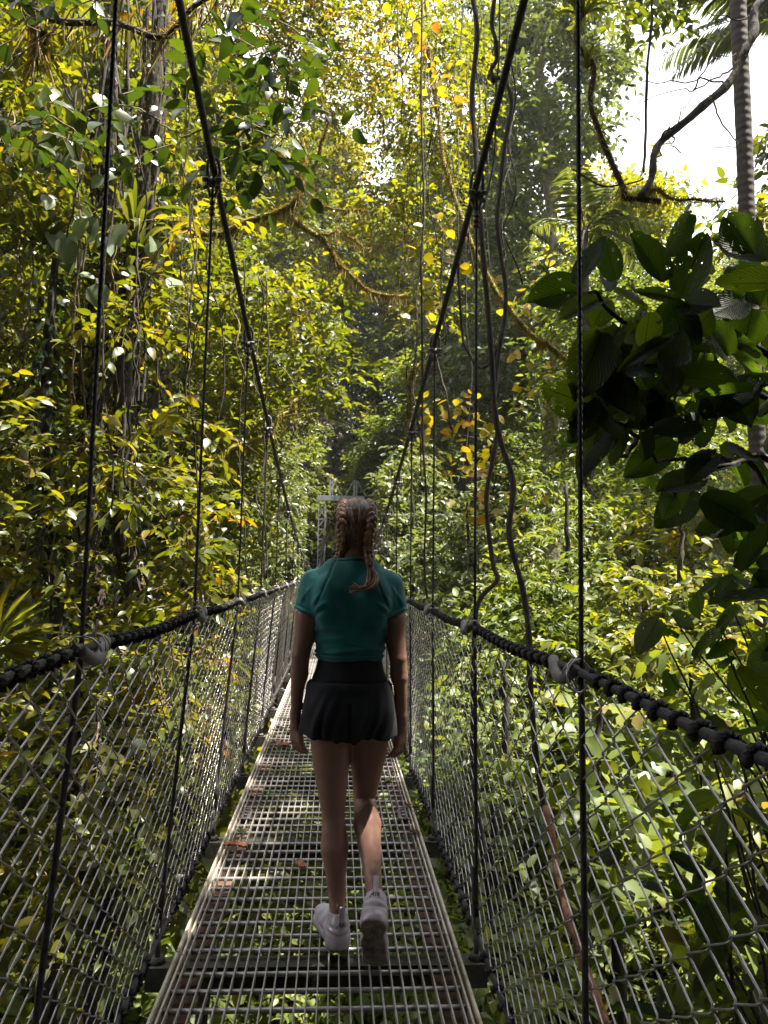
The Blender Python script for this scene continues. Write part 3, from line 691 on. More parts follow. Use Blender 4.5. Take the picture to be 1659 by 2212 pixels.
for s in (-1, 1):
    bd.ell((s*.075, -.075, 1.30), (.06, .035, .085), .05)            # shoulder blades
    bd.cap(SH[s], EL[s], .046, .034, .03); mid = np.array(SH[s])*.6+np.array(EL[s])*.4; bd.ell(mid+[s*.004, -.006, 0], (.040, .044, .08), .03)
    e, wst = np.array(EL[s]), np.array(WR[s])
    bd.cap(e, e*.7+wst*.3, .033, .0345, .004); bd.cap(e*.7+wst*.3, wst, .0345, .0215, .004, xs=.95)
    h, k, a = np.array(HIP[s]), np.array(KN[s]), np.array(AN[s])
    bd.cap(h, h*.5+k*.5, .083, .069, .04); bd.cap(h*.5+k*.5, k, .069, .044, .004)
    bd.ell(k+[0, .014, .0], (.040, .040, .055), .008)
    kb = k*.97+a*.03
    sd = (a-k)/np.linalg.norm(a-k); back = np.array([0, -1.0, 0]); back = back-sd*(back@sd); back /= np.linalg.norm(back)
    c1 = k+(a-k)*.30+back*.012; bd.cap(kb, c1, .043, .053, .004); bd.cap(c1, k+(a-k)*.66, .053, .035, .004); bd.cap(k+(a-k)*.66, a, .035, .0275, .004)
    bd.ell(k+(a-k)*.27+back*.024+[s*.010, 0, 0], (.030, .030, .075), .02, R=None)
    ft = np.array([0, 1.0, 0])@(Rz(math.radians(15)).T if s < 0 else RS.T); dn = np.array([0, 0, -1.0])@(Rz(math.radians(15)).T if s < 0 else RS.T)
    bd.cap(a, a+dn*.05+ft*.02, .030, .026, .015); bd.cap(a+dn*.05+ft*.0, a+dn*.055+ft*.12, .024, .020, .015)
    bd.cap(a+back*.022+sd*-.06, a+back*.026+sd*.03, .012, .016, .02)   # heel cord
    # hand: palm, four fingers, thumb
    hx = nrm(wst-e); inw = np.array([-s*1.0, .25, 0]); inw = nrm(inw-hx*(inw@hx)); fwd = np.cross(hx, inw)*1.0
    if fwd[1] < 0: fwd = -fwd
    # broad axis of the palm turned partly towards the walker's front
    br = nrm(.88*fwd-.46*inw*1.0); br = nrm(br-hx*(br@hx)); pn = np.cross(hx, br); pn = pn if pn@inw > 0 else -pn
    hx = nrm(hx+.10*inw)
    p0 = wst+hx*.012
    bd.cap(wst-hx*.02, p0+hx*.02, .0205, .021, .012)
    for q in (-1, -.33, .33, 1): bd.cap(p0+hx*.008+br*q*.014, p0+hx*.080+br*q*.025, .0135, .0115, .010)
    for q, ln, cu in ((-1, .060, .55), (-.33, .074, .45), (.33, .078, .38), (1, .070, .30)):
        b0 = p0+hx*.080+br*q*.0262; d1 = nrm(hx+pn*cu*.55+br*q*.05); d2 = nrm(hx+pn*cu*1.35); d3 = nrm(hx*.85+pn*cu*2.1)
        q1 = b0+d1*ln*.45; q2 = q1+d2*ln*.31; q3 = q2+d3*ln*.24
        bd.chain([b0, q1, q2, q3], [.0092, .0086, .0080, .0068], .004)
    t0 = p0+hx*.018+br*.022+pn*.006; t1 = t0+nrm(hx*.75+br*.45+pn*.55)*.042; t2 = t1+nrm(hx*.95+br*.12+pn*.45)*.032; t3 = t2+nrm(hx+pn*.35)*.022
    bd.chain([t0, t1, t2, t3], [.0155, .0112, .0098, .0075], .006)
# neck and head
bd.cap((.004, -.018, 1.40), (.010, -.004, 1.52), .054, .049, .03)
bd.ell(HD+[0, -.012, .025], (.071, .090, .088), .02); bd.ell(HD+[0, .030, -.045], (.054, .062, .072), .03)
bd.ell(HD+[0, .066, -.092], (.024, .022, .018), .02)
bd.cap(HD+[0, .092, .012], HD+[0, .108, -.030], .008, .012, .012)                 # nose
bd.ell(HD+[0, .090, -.060], (.022, .012, .006), .006); bd.ell(HD+[0, .088, -.072], (.019, .012, .007), .006)   # lips
for s in (-1, 1):
    bd.ell(HD+[s*.031, .082, .008], (.016, .012, .010), .006, cut=True)
    bd.ell(HD+[s*.074, -.002, -.012], (.010, .020, .032), .008); bd.ell(HD+[s*.083, .004, -.010], (.006, .010, .018), .004, cut=True)
    bd.ell(HD+[s*.034, .070, -.030], (.024, .022, .02), .02)
BV, BQ = bd.mesh()
for s in (-1, 1):
    for nm, r_, mt, dy in (('eye', .0125, 'white', 0), ('iris', .0066, 'brown', .0082)):
        f = Field(HD+np.array([s*.031, .074+dy, .008])-.02, HD+np.array([s*.031, .074+dy, .008])+.02, .002); f.ell(HD+np.array([s*.031, .074+dy, .008]), (r_,)*3, 0)
        V, Q = f.mesh(); m = surf_mat('eye_'+mt, [(.3, (.7, .68, .65) if mt == 'white' else (.05, .03, .02)), (.7, (.75, .73, .7) if mt == 'white' else (.07, .04, .02))], 5, .15, 0, 0)
        e_ = make_mesh(nm, V, [Q], m, person if nm == 'eye' else e_)

# ---- shirt
tf = Field((-.30, -.20, 1.04), (.30, .20, 1.53), .0036)
tf.cap((0, 0, 1.02), (0, 0, 1.10), .119, .117, .03, ys=.80); tf.cap((0, 0, 1.10), (0, 0, 1.22), .117, .131, .04, ys=.79); tf.cap((0, 0, 1.22), (0, -.005, 1.34), .131, .122, .04, ys=.80)
tf.cap((-.11, -.01, 1.352), (.11, -.01, 1.352), .065, None, .05); tf.cap((-.05, -.02, 1.415), (.05, -.02, 1.415), .056, None, .05)
tf.ell((-.055, .09, 1.24), (.062, .055, .06), .04); tf.ell((.055, .09, 1.24), (.062, .055, .06), .04)
for s in (-1, 1):
    tf.ell((s*.075, -.075, 1.30), (.066, .042, .09), .05)
    a = np.array(SH[s]); e = np.array(EL[s]); tf.cap(a, a+(e-a)*.55, .055, .058, .03)
tf.cap((.004, -.018, 1.42), (.007, -.014, 1.462), .064, .0575, .02); tf.cap((.006, -.014, 1.455), (.007, -.013, 1.466), .0605, .0605, .004)
G = tf.grid(); d = tf.d
d = np.maximum(d, 1.083+.004*np.sin(G[..., 0]*31)+.003*np.sin(G[..., 1]*40+1)-G[..., 2])           # hem
d = np.maximum(d, G[..., 2]-(1.468+.05*(-G[..., 1]-.02)))                                          # neckline
for s in (-1, 1):
    a = np.array(SH[s]); e = np.array(EL[s]); ax = nrm(e-a); ax2 = nrm(ax*1.0+np.array([s*.30, 0, 0])); pt = a+ax*.118
    side = (G[..., 0]*s > .136)
    cutp = (G-pt)@ax2
    d = np.where(side & (G[..., 2] < 1.40), np.maximum(d, cutp), d)
tf.d = d.astype(np.float32); V, Q = tf.mesh()
TD = tf
def vnormals(V, Q):
    n = np.cross(V[Q[:, 2]]-V[Q[:, 0]], V[Q[:, 3]]-V[Q[:, 1]]); o = np.zeros_like(V)
    for k in range(4): np.add.at(o, Q[:, k], n)
    return nrm(o)
nv = vnormals(V, Q); x, y, z = V.T; bk = y < .03
def ln_d(px, pz, qx, qz):
    ax, az = qx-px, qz-pz; t = np.clip(((x-px)*ax+(z-pz)*az)/(ax*ax+az*az), 0, 1); return np.hypot(x-px-t*ax, z-pz-t*az), t
disp = np.zeros(len(V)); seam = np.zeros(len(V))
for s in (-1, 1):
    dd, t = ln_d(s*.062, 1.470, s*.100, 1.37); d2, t2 = ln_d(s*.100, 1.37, s*.142, 1.272); dd = np.minimum(dd, d2)
    seam = np.maximum(seam, np.clip(1.6-dd/.0024, 0, 1)); disp -= .0018*np.exp(-(dd/.005)**2)
    for (ax_, az_, bx_, bz_, am) in ((.095, 1.30, .150, 1.265, .004), (.105, 1.275, .150, 1.24, -.003), (.12, 1.33, .152, 1.285, .003), (.155, 1.36, .20, 1.29, .0025), (.17, 1.35, .185, 1.28, -.002)):
        dd, t = ln_d(s*ax_, az_, s*bx_, bz_); disp += am*np.exp(-(dd/.008)**2)*np.sin(np.pi*np.clip(t*.8+.15, 0, 1))
w1 = z-1.115-.012*np.sin(x*17+.6)-.05*x*np.sign(x); disp += .0042*np.exp(-(w1/.007)**2)*(np.abs(x)+.03 > .03)
w2 = z-1.148-.02*x+.008*np.sin(x*26); disp += .0034*np.exp(-(w2/.008)**2)*np.clip(.25+(x+.02)*9, 0, 1)
w3 = z-1.17+.12*(x-.05)**2*4; disp += .0026*np.exp(-(w3/.009)**2)*np.clip(.2-x*8, 0, 1)
w4 = z-1.205-.06*x; disp += .0024*np.exp(-(w4/.008)**2)*np.clip(np.abs(x)*9-.25, 0, 1)
disp += .0035*np.exp(-((z-1.096)/.0035)**2)-.003*np.exp(-((z-1.103)/.003)**2)
spine = np.exp(-((x-.003)/.022)**2)*np.clip((1.36-z)*6, 0, 1)*np.clip((z-1.09)*9, 0, 1)*bk; disp -= .0022*spine
disp += .0012*np.sin(x*60+z*35)*np.sin(z*48-x*20)
for s in (-1, 1):
    a = np.array(SH[s]); ax2 = nrm(nrm(np.array(EL[s])-a)+np.array([s*.30, 0, 0])); pt = a+nrm(np.array(EL[s])-a)*.118
    q = (V-pt)@ax2; m_ = (x*s > .136) & (z < 1.40); disp += np.where(m_, .002*np.exp(-((q+.006)/.005)**2)-.0022*np.exp(-((q+.016)/.002)**2), 0)
cd = z-(1.456+.05*(-y-.02)); disp -= .0022*np.exp(-(cd/.0022)**2)*(np.abs(x-.006) < .08)*(z > 1.43)
make_mesh('shirt', V+nv*(disp*1.7)[:, None], [Q], teal, person, {'seam': seam})

# ---- shorts
sf = Field((-.25, -.22, .75), (.25, .22, 1.12), .004)
sf.cap((0, 0, .985), (0, 0, 1.11), .128, .125, .02, ys=.82)
sf.cap((0, -.004, .88), (0, 0, .975), .166, .143, .03, ys=.80)
for s in (-1, 1):
    sf.cap((s*.075, -.004, .93), (s*.092, .0, .72), .092, .104, .035, ys=1.12)
    sf.ell((s*.065, -.062, .88), (.085, .072, .085), .05)
G = sf.grid(); x_, y_, z_ = G[..., 0], G[..., 1], G[..., 2]
hem = .797+.004*np.sin(x_*27+.4)+.003*np.sin(x_*61+y_*40)-.018*np.exp(-((x_-.008)/.03)**2)+.022*np.clip(np.abs(x_)-.10, 0, 1)
sf.d = np.maximum(np.maximum(sf.d, hem-z_), z_-1.095).astype(np.float32); V, Q = sf.mesh(); nv = vnormals(V, Q); x, y, z = V.T
fl = np.clip((1.0-z)/.2, 0, 1); an = np.arctan2(x, y)
disp = .005*fl*np.sin(an*7+2*np.sin(z*22)+1.5*np.sin(an*3))+.004*fl*np.sin(an*17+z*40+np.sin(an*5)*2)
disp += np.where(z > 1.0, -.004, 0)+.006*np.exp(-((z-.985)/.02)**2)-.005*np.exp(-((z-1.004)/.005)**2)
disp -= .008*np.exp(-((x-.004)/.008)**2)*(y < 0)*(z < .93)
BN = vnormals(BV, BQ)
for f in (tf, sf):      # the skin stays a centimetre inside the cloth
    i = np.round((BV-f.lo)/f.h).astype(int); okk = np.all((i >= 0) & (i < f.n), 1); dv = np.full(len(BV), 9.0)
    dv[okk] = f.d[tuple(i[okk].T)]; BV = BV-BN*(np.clip((.010-dv)/.012, 0, 1)*.011)[:, None]
body = make_mesh('body', BV, [BQ], skin, person)
make_mesh('shorts', V+nv*disp[:, None], [Q], black, person)

# ---- shoes (built with the heel at the origin, toe towards +y)
white_up = surf_mat('white_mesh_upper', [(.3, (.36, .32, .36)), (.7, (.47, .43, .47))], 10, .75, 0, .4, 300, dist=.002)
white_so = surf_mat('pearl_sole', [(.3, (.30, .26, .29)), (.7, (.41, .37, .40))], 8, .22, 0, .1, 60)
under = surf_mat('worn_outsole', [(.35, (.06, .05, .04)), (.5, (.20, .15, .12)), (.7, (.34, .28, .25))], 16, .8, 0, .8, 120)
ink = surf_mat('dark_print', [(.3, (.012, .01, .014)), (.7, (.02, .017, .022))], 20, .6, 0, 0)
def sdf_mesh(lo, hi, h, fn, post=None):
    f = Field(lo, hi, h); fn(f)
    if post: f.d = post(f.grid(), f.d).astype(np.float32)
    return f.mesh()
def upper_fn(f):
    f.cap((0, .045, .055), (0, .17, .045), .040, .036, .02); f.cap((0, .17, .045), (.004, .228, .040), .037, .030, .02, xs=1.15)
    f.cap((0, .042, .05), (0, .040, .085), .037, .033, .02); f.cap((0, .040, .085), (0, .050, .118), .033, .036, .015, ys=1.15)
    f.cap((0, .012, .075), (0, .016, .112), .016, .012, .015)
    f.cap((0, .10, .075), (0, .155, .055), .028, .02, .02)
def sole_fn(f):
    f.cap((0, .040, .022), (0, .040, .026), .040, .039, .01, xs=1.08); f.cap((0, .04, .022), (-.002, .12, .020), .038, .034, .02, xs=1.02)
    f.cap((-.002, .12, .019), (.003, .215, .019), .036, .037, .02, xs=1.18); f.cap((.003, .215, .02), (.002, .238, .026), .034, .026, .02, xs=1.1)
def up_post(G, d): return np.maximum(np.maximum(d, G[..., 2]-(.120+.10*np.clip(.03-G[..., 1], -.02, .02)+.012*np.cos(G[..., 1]*60)*0)), .028-G[..., 2])
def so_post(G, d):
    z = G[..., 2]; d = np.maximum(d, z-(.046-.016*np.clip((G[..., 1]-.05)/.06, 0, 1)+.012*np.clip((G[..., 1]-.2)/.05, 0, 1))); return np.maximum(d, .004-z)
def un_post(G, d): return np.maximum(np.maximum(d, G[..., 2]-.006), .0-G[..., 2])
UP = sdf_mesh((-.07, -.03, 0), (.07, .30, .17), .003, upper_fn, up_post)
SO = sdf_mesh((-.07, -.03, -.01), (.07, .30, .08), .003, sole_fn, so_post)
UN = sdf_mesh((-.07, -.03, -.02), (.07, .30, .05), .003, sole_fn, un_post)
# grooves moulded into upper and sole at the heel
V, Q = UP; nv = vnormals(V, Q); hb = np.clip((.06-V[:, 1])/.03, 0, 1)
UP = (V+nv*(hb*(.0022*np.sin((V[:, 2]-.02*np.abs(V[:, 0])*8*0-.9*V[:, 0]**2*8)*230)*np.clip((.088-V[:, 2])/.01, 0, 1)))[:, None]+nv*(.0014*np.sin(V[:, 1]*120+V[:, 2]*90)*(1-hb))[:, None], Q)
def bend(V, amt):
    V = np.array(V, float); y = V[:, 1]; m = y > .185
    if amt:
        q = V[m]-[0, .185, 0]; tt = np.clip(q[:, 1]/.05, 0, 1)*amt; c, s_ = np.cos(tt), np.sin(tt)
        V[m] = np.stack([q[:, 0], q[:, 1]*c-q[:, 2]*s_+.185, q[:, 1]*s_+q[:, 2]*c], 1)
    return V
def shoe(s, R, T, amt):
    tr = lambda V: bend(V, amt)*SSC@np.asarray(R).T+np.asarray(T)
    mir = np.array([s, 1, 1.0]); fl = (lambda Q: Q[:, ::-1]) if s < 0 else (lambda Q: Q)
    u = make_mesh('shoe', tr(UP[0]*mir), [fl(UP[1])], white_up, person)
    make_mesh('sole', tr(SO[0]*mir), [fl(SO[1])], white_so, u); make_mesh('outsole', tr(UN[0]*mir), [fl(UN[1])], under, u)
    b = MB(); pl = smooth_path([(0, -.004, .098), (0, -.010, .128), (0, -.013, .150), (0, -.009, .153), (0, -.006, .140), (0, -.002, .115)], 4)
    wv = np.array([[-.0085, 0, 0], [.0085, 0, 0]]); n = len(pl); Vv = (pl[:, None]+wv[None]).reshape(-1, 3); i = np.arange(n-1)*2
    V2 = np.concatenate([Vv, Vv+[0, .0018, 0]]); f = np.stack([i, i+1, i+3, i+2], 1)
    b.add(tr(V2), [f, f[:, ::-1]+2*n, np.stack([i, i+2, i+2+2*n, i+2*n], 1), np.stack([i+1, i+1+2*n, i+3+2*n, i+3], 1)]); b.build('pull_tab', white_up, u)
    # lettering on the heel: A with a long foot, I, R
    b = MB()
    def st(p, q, r_=.0011):
        pts = []
        for t_ in np.linspace(0, 1, 5):
            xx = p[0]*(1-t_)+q[0]*t_; zz = p[1]*(1-t_)+q[1]*t_
            m = (np.abs(UP[0][:, 0]-xx) < .004) & (np.abs(UP[0][:, 2]-zz) < .004); yy = UP[0][m][:, 1].min() if m.any() else 0
            pts.append((xx, yy-.0003, zz))
        b.tube(tr(np.array(pts)), r_, 5)
    st((-.019, .080), (-.005, .098)); st((-.005, .098), (-.004, .083), .0016); st((-.010, .088), (-.004, .088)); st((.002, .098), (.0025, .083), .0016)
    st((.008, .098), (.009, .083), .0015); st((.008, .098), (.015, .097)); st((.015, .097), (.014, .091)); st((.014, .091), (.009, .090)); st((.010, .090), (.015, .083))
    b.build('heel_lettering', ink, u)
def place_shoe(s, R, amt):
    T = np.array(AN[s])-R@np.array([0, .045, .100])*SSC; return R, T
R = Rz(math.radians(15)); _, T = place_shoe(-1, R, 0); print('shoe z', T[2]); T[2] = .002; shoe(-1, R, T, 0)
_, T = place_shoe(1, RS, .25); lift = (bend(UN[0], .25)*SSC@RS.T)[:, 2].min()+T[2]; print('LIFT', lift); T[2] -= np.clip(lift, -.05, .05)-.002; shoe(1, RS, T, .25)

# ---- hair
def hair_mat(name, c0, c1, c2):
    m, t, b = new_mat(name); co = N(t, 'ShaderNodeTexCoord'); mp = N(t, 'ShaderNodeMapping'); mp.inputs['Scale'].default_value = (1, 1, .12)
    t.links.new(co.outputs['Object'], mp.inputs['Vector'])
    n1 = N(t, 'ShaderNodeTexNoise', Scale=240.0, Detail=3.0); t.links.new(mp.outputs[0], n1.inputs['Vector'])
    n2 = N(t, 'ShaderNodeTexNoise', Scale=14.0, Detail=3.0); t.links.new(co.outputs['Object'], n2.inputs['Vector'])
    ml = N(t, 'ShaderNodeMath', operation='MULTIPLY_ADD'); t.links.new(n1.outputs['Fac'], ml.inputs[0]); ml.inputs[1].default_value = .6
    m2 = N(t, 'ShaderNodeMath', operation='MULTIPLY'); t.links.new(n2.outputs['Fac'], m2.inputs[0]); m2.inputs[1].default_value = .4; t.links.new(m2.outputs[0], ml.inputs[2])
    t.links.new(ramp(t, ml.outputs[0], [(.36, c0), (.5, c1), (.66, c2)]), b.inputs['Base Color'])
    b.inputs['Roughness'].default_value = .38
    bp = N(t, 'ShaderNodeBump', Strength=.8, Distance=.003); t.links.new(n1.outputs['Fac'], bp.inputs['Height']); t.links.new(bp.outputs[0], b.inputs['Normal'])
    return m
hm = hair_mat('brown_hair', (.026, .014, .009), (.125, .070, .044), (.36, .22, .14))
hm2 = hair_mat('auburn_hair', (.07, .032, .018), (.24, .125, .068), (.44, .27, .16))
hf = Field(HD+np.array([-.13, -.15, -.13]), HD+np.array([.13, .15, .14]), .0034)
hf.ell(HD+[0, -.014, .028], (.080, .100, .094), .02); hf.ell(HD+[0, -.050, -.03], (.066, .056, .055), .03)
G = hf.grid()-HD
hf.d = np.maximum(np.maximum(hf.d, G[..., 1]*.75-G[..., 2]*.62-.018), -(G[..., 2]+.078-.25*(G[..., 1]+.06)+.006*np.sin(G[..., 0]*90))).astype(np.float32)
V, Q = hf.mesh(); nv = vnormals(V, Q); q = V-HD
disp = -.006*np.exp(-(q[:, 0]/.005)**2)*(q[:, 2] > .02)+.0012*np.sin(np.arctan2(q[:, 0], q[:, 2]+.05)*46+q[:, 1]*30)
hair = make_mesh('hair', V+nv*disp[:, None], [Q], hm, person)
def braid(path, wv, rv, turns, name, seed):
    p = smooth_path(path, 14); pp, t, X, Y = frames(p); n = len(p); b = MB()
    out = nrm(pp-(HD+[0, -.01, 0])); out[:, 2] *= .3; Yo = nrm(out-t*np.sum(out*t, 1, keepdims=True)); Xo = np.cross(t, Yo)
    u = np.linspace(0, 1, n); W = np.interp(u, [0, .2, .8, 1], [wv*.75, wv, wv*.85, wv*.5]); Rr = np.interp(u, [0, .2, .8, 1], [rv*.8, rv, rv*.85, rv*.5])
    for k in range(3):
        ph = u*turns*2*math.pi+k*2*math.pi/3
        b.tube(pp+Xo*(W*np.sin(ph))[:, None]+Yo*(W*.55*np.sin(2*ph))[:, None], Rr*(1+.12*np.sin(u*90+k)), 9, True, 5, 60, .10)
    b.build(name, hm2, hair); return p
H = lambda *a: tuple(HD+np.array(a))
braid([H(-.040, .055, .088), H(-.050, .0, .098), H(-.058, -.055, .076), H(-.060, -.092, .035), H(-.055, -.092, -.02), H(-.056, -.072, -.065), H(-.062, -.05, -.105), H(-.075, -.012, -.145), H(-.078, .03, -.185)], .0125, .0122, 6.5, 'braid', 1)
braid([H(.040, .055, .088), H(.052, .0, .098), H(.058, -.055, .074), H(.056, -.094, .03), H(.048, -.097, -.025), H(.044, -.082, -.068), H(.048, -.088, -.105), H(.052, -.102, -.135), H(.053, -.110, -.150)], .0125, .0122, 6.5, 'braid', 2)
b = MB(); rg = np.random.default_rng(4)
for k in range(26):      # loose end below the band
    o = rg.normal(size=3)*[.007, .004, .004]; e_ = rg.normal(size=3)*[.010, .003, .006]
    q = smooth_path([np.array(H(.053, -.112, -.148))+o*.6, np.array(H(.060, -.130, -.178))+o*1.4, np.array(H(.056, -.148, -.208))+o*1.5, np.array(H(.034, -.158, -.228))+o+e_*.3, np.array(H(.0, -.158, -.230))+e_, np.array(H(-.012, -.156, -.224))+e_*1.3], 5)
    b.tube(q, np.interp(np.linspace(0, 1, len(q)), [0, .3, .8, 1], [.0035, .0045, .003, .0006]), 5)
b.build('loose_end', hm2, hair)
b = MB()
b.tube([H(.053, -.110, -.143), H(.054, -.113, -.153)], .0105, 9); b.build('hair_band', black, hair)
b = MB()
for k in range(130):      # flyaway hairs
    a = rg.uniform(-2.6, 2.6); zc = rg.uniform(-.07, .115); sx = math.sin(a)
    c = HD+np.array([0, -.014, .028]); d = nrm(np.array([sx*1.0, -abs(math.cos(a))*.9+.2, (zc-.02)/.09])); p0 = c+d*np.array([.079, .098, .092])
    tg = nrm(np.array([rg.normal()*.5, rg.normal()*.4, -.8])+.5*d); L_ = rg.uniform(.02, .06)
    b.tube(smooth_path([p0, p0+tg*L_*.5+d*.010, p0+tg*L_+d*rg.uniform(.004, .022)+rg.normal(size=3)*.006], 3), [.00042]*7, 3, cap=False)
for k in range(60):
    p0 = np.array(H(.066, -.03, -.03))+rg.normal(size=3)*[.004, .02, .02]
    b.tube(smooth_path([p0, p0+[.022+.01*rg.normal(), -.01, -.015], p0+[.045+.02*rg.normal(), -.012, -.045+.02*rg.normal()]], 3), [.0005]*7, 3, cap=False)
b.build('flyaway_hair', hm2, hair)
# ---------------------------------------------------------------- vegetation
rg = np.random.default_rng(21)
def U(a, b, n=None): return rg.uniform(a, b, n)
def ground_pt(x, y): return np.array([x, y, float(gz(x, y))])
def moss_on(path, r, n, root, seed, hang=.10, name='moss'):
    """tufts growing on a limb and fringes hanging below it"""
    g = np.random.default_rng(seed); p, t, X, Y = frames(path); k = g.integers(0, len(p)-1, n); f = g.random(n)[:, None]
    c = p[k]*(1-f)+p[k+1]*f; a = g.uniform(0, 6.28, n); rr = np.broadcast_to(r, (len(p),))[k]
    o = X[k]*np.cos(a)[:, None]+Y[k]*np.sin(a)[:, None]; pos = c+o*rr[:, None]*.9
    lv = Leaves(); dn = (o[:, 2] < -.1) & (g.random(n) < .5)
    ax = np.where(dn[:, None], np.array([0, 0, -1.0])+.25*g.normal(size=(n, 3)), o+.6*g.normal(size=(n, 3)))
    sz = np.where(dn, g.uniform(.3, 1.3, n)*hang, g.uniform(.015, .04, n))
    lv.add('blob', pos, ax, g.normal(size=(n, 3)), sz, np.where(dn, .5, 2.2), g.random(n))
    return lv.build(name, L['mosshang'], root, origin=tuple(root.location))

# -- 1. the vine-wrapped double trunk on the left ---------------------------
rng2 = np.random.default_rng(8)
trunk1 = [ground_pt(-3.2, 8.6)]+[P(vx, vy, 8.3) for vx, vy in [(205, 1500), (190, 1200), (215, 800), (228, 420), (240, 100), (250, -300)]]
keepA = lambda vx, vy, Y: not (170 < vx < 350 and Y < 8.8 and rng2.random() < .4) and not (235 < vx < 345 and 120 < vy < 300) and (vy > 480 or vx < 240 or rg.random() < .8)
clA = np.concatenate([clumps_view(rg, 52, -120, 430, -80, 700, 6.6, 9.8, .35, .6, keepA), clumps_view(rg, 62, -120, 460, 600, 1330, 6.0, 9.5, .3, .55, keepA),
                      clumps_view(rg, 46, -150, 600, 1330, 2100, 4.6, 8.5, .3, .55, lambda x, y, Y: P(x, y, Y)[0] < -1.15)])
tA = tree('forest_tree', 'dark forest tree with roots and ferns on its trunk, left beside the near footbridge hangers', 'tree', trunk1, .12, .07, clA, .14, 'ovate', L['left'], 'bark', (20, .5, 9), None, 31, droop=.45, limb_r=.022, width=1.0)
o = np.array(tA.location)
b = MB(); t2 = smooth_path([ground_pt(-2.7, 8.2)]+[P(vx, vy, 7.9) for vx, vy in [(300, 1500), (265, 1180), (268, 760), (310, 480), (330, 250), (352, -60)]], 8)
b.tube(t2, np.linspace(.115, .07, len(t2)), 9); b.build('trunk', M['bark'], tA, origin=o)
b = MB(); t3 = smooth_path([ground_pt(-3.6, 7.4)]+[P(vx, vy, 7.2) for vx, vy in [(100, 1500), (105, 1150), (100, 820), (120, 560)]], 8)
b.tube(t3, np.linspace(.09, .035, len(t3)), 8); b.build('trunk', M['bark'], tA, origin=o)
# twisted roots that cling to the trunks
b = MB()
for k in range(16):
    base = (trunk1 and smooth_path(trunk1, 8)) if k % 2 else t2
    i = np.linspace(4, len(base)-2, 14).astype(int); ph = U(0, 6.3); q = base[i]+.12*np.stack([np.cos(ph+np.arange(14)*.35), np.sin(ph+np.arange(14)*.35), 0*np.arange(14)], 1)
    b.tube(wobble(smooth_path(q, 3), .05, k), U(.008, .022), 5)
b.build('clinging_root', M['liana'], tA, origin=o)
moss_on(t2, np.full(len(t2), .12), 2600, tA, 3, .16); moss_on(smooth_path(trunk1, 8), .14, 2200, tA, 4, .16)
# small leaved climber on the trunks
lv = Leaves(); g = np.random.default_rng(91)
for base, rr_ in ((smooth_path(trunk1, 8), .13), (t2, .12), (t3, .08)):
    k = g.integers(6, len(base)-1, 420); f = g.random(420)[:, None]; c = base[k-1]*(1-f)+base[k]*f; a = g.uniform(0, 6.28, 420); d = np.stack([np.cos(a), np.sin(a), .2*g.normal(size=420)], 1)
    lv.add('ovate', c+d*rr_*g.uniform(.8, 1.6, 420)[:, None], d*.6+[0, 0, -.7]+.4*g.normal(size=(420, 3)), d+.4*g.normal(size=(420, 3)), g.uniform(.06, .15, 420))
lv.build('trunk_climber', L['dark'], tA, origin=o)
# dark dead limb with hanging moss at the top left
for pts, r_ in (([P(-40, -40, 6.6), P(90, 30, 6.4), P(250, 55, 6.2), P(330, 70, 6.0), P(420, 20, 6.0), P(520, -40, 6.2)], .035), ([P(60, -60, 6.5), P(85, 60, 6.4), P(80, 110, 6.4)], .04)):
    q = wobble(smooth_path(pts, 6), .03, 5); b = MB(); b.tube(q, np.linspace(r_, r_*.5, len(q)), 7); b.build('mossy_limb', M['bark'], tA, origin=o); moss_on(q, r_, 700, tA, 8, .32)

# -- 2. tree with the long mossy limb over the bridge ------------------------
trunk2 = [ground_pt(-3.4, 11.5)]+[P(vx, vy, 10.6) for vx, vy in [(345, 1400), (300, 1000), (315, 700), (345, 478), (330, 200), (310, -100)]]
clB = np.concatenate([clumps_view(rg, 84, 380, 735, 560, 1010, 9.5, 13.5, .32, .55, lambda x, y, Y: y < 960-(x-560)*.35), clumps_view(rg, 44, 300, 640, 930, 1250, 9.0, 12.5, .3, .5, lambda x, y, Y: x < 600)])
tB = tree('forest_tree', 'leafy tree with a long mossy limb that reaches out over the footbridge', 'tree', trunk2, .13, .07, clB, .135, 'ovate', L['bright'], 'bark', (18, .5, 9), None, 32, droop=.4, limb_r=.02)
o = np.array(tB.location)
Yb = 9.3
limbs2 = [([(345, 478), (400, 482), (470, 508), (540, 475), (600, 458), (635, 440), (655, 405), (660, 350), (650, 300)], .050, .018), ([(655, 405), (690, 330), (702, 280), (712, 235)], .020, .008),
          ([(605, 458), (640, 480), (700, 520), (740, 570), (775, 610), (820, 640), (880, 640)], .034, .008), ([(660, 415), (700, 440), (760, 455), (800, 460)], .014, .005), ([(690, 510), (730, 500), (760, 515), (800, 540)], .014, .005),
          ([(470, 508), (430, 500), (380, 485)], .03, .02)]
for k, (pts, ra, rb) in enumerate(limbs2):
    q = wobble(smooth_path([P(x, y, Yb+.25*math.sin(i*.9+k)) for i, (x, y) in enumerate(pts)], 6), .02, k); b = MB()
    rr = np.linspace(ra, rb, len(q))*(1+.25*rg.random(len(q))); b.tube(q, rr, 8); b.build('mossy_limb', M['moss'], tB, origin=o)
    moss_on(q, rr, int(420*len(pts)*(1 if k in (0, 2) else .4)), tB, 40+k, .13)
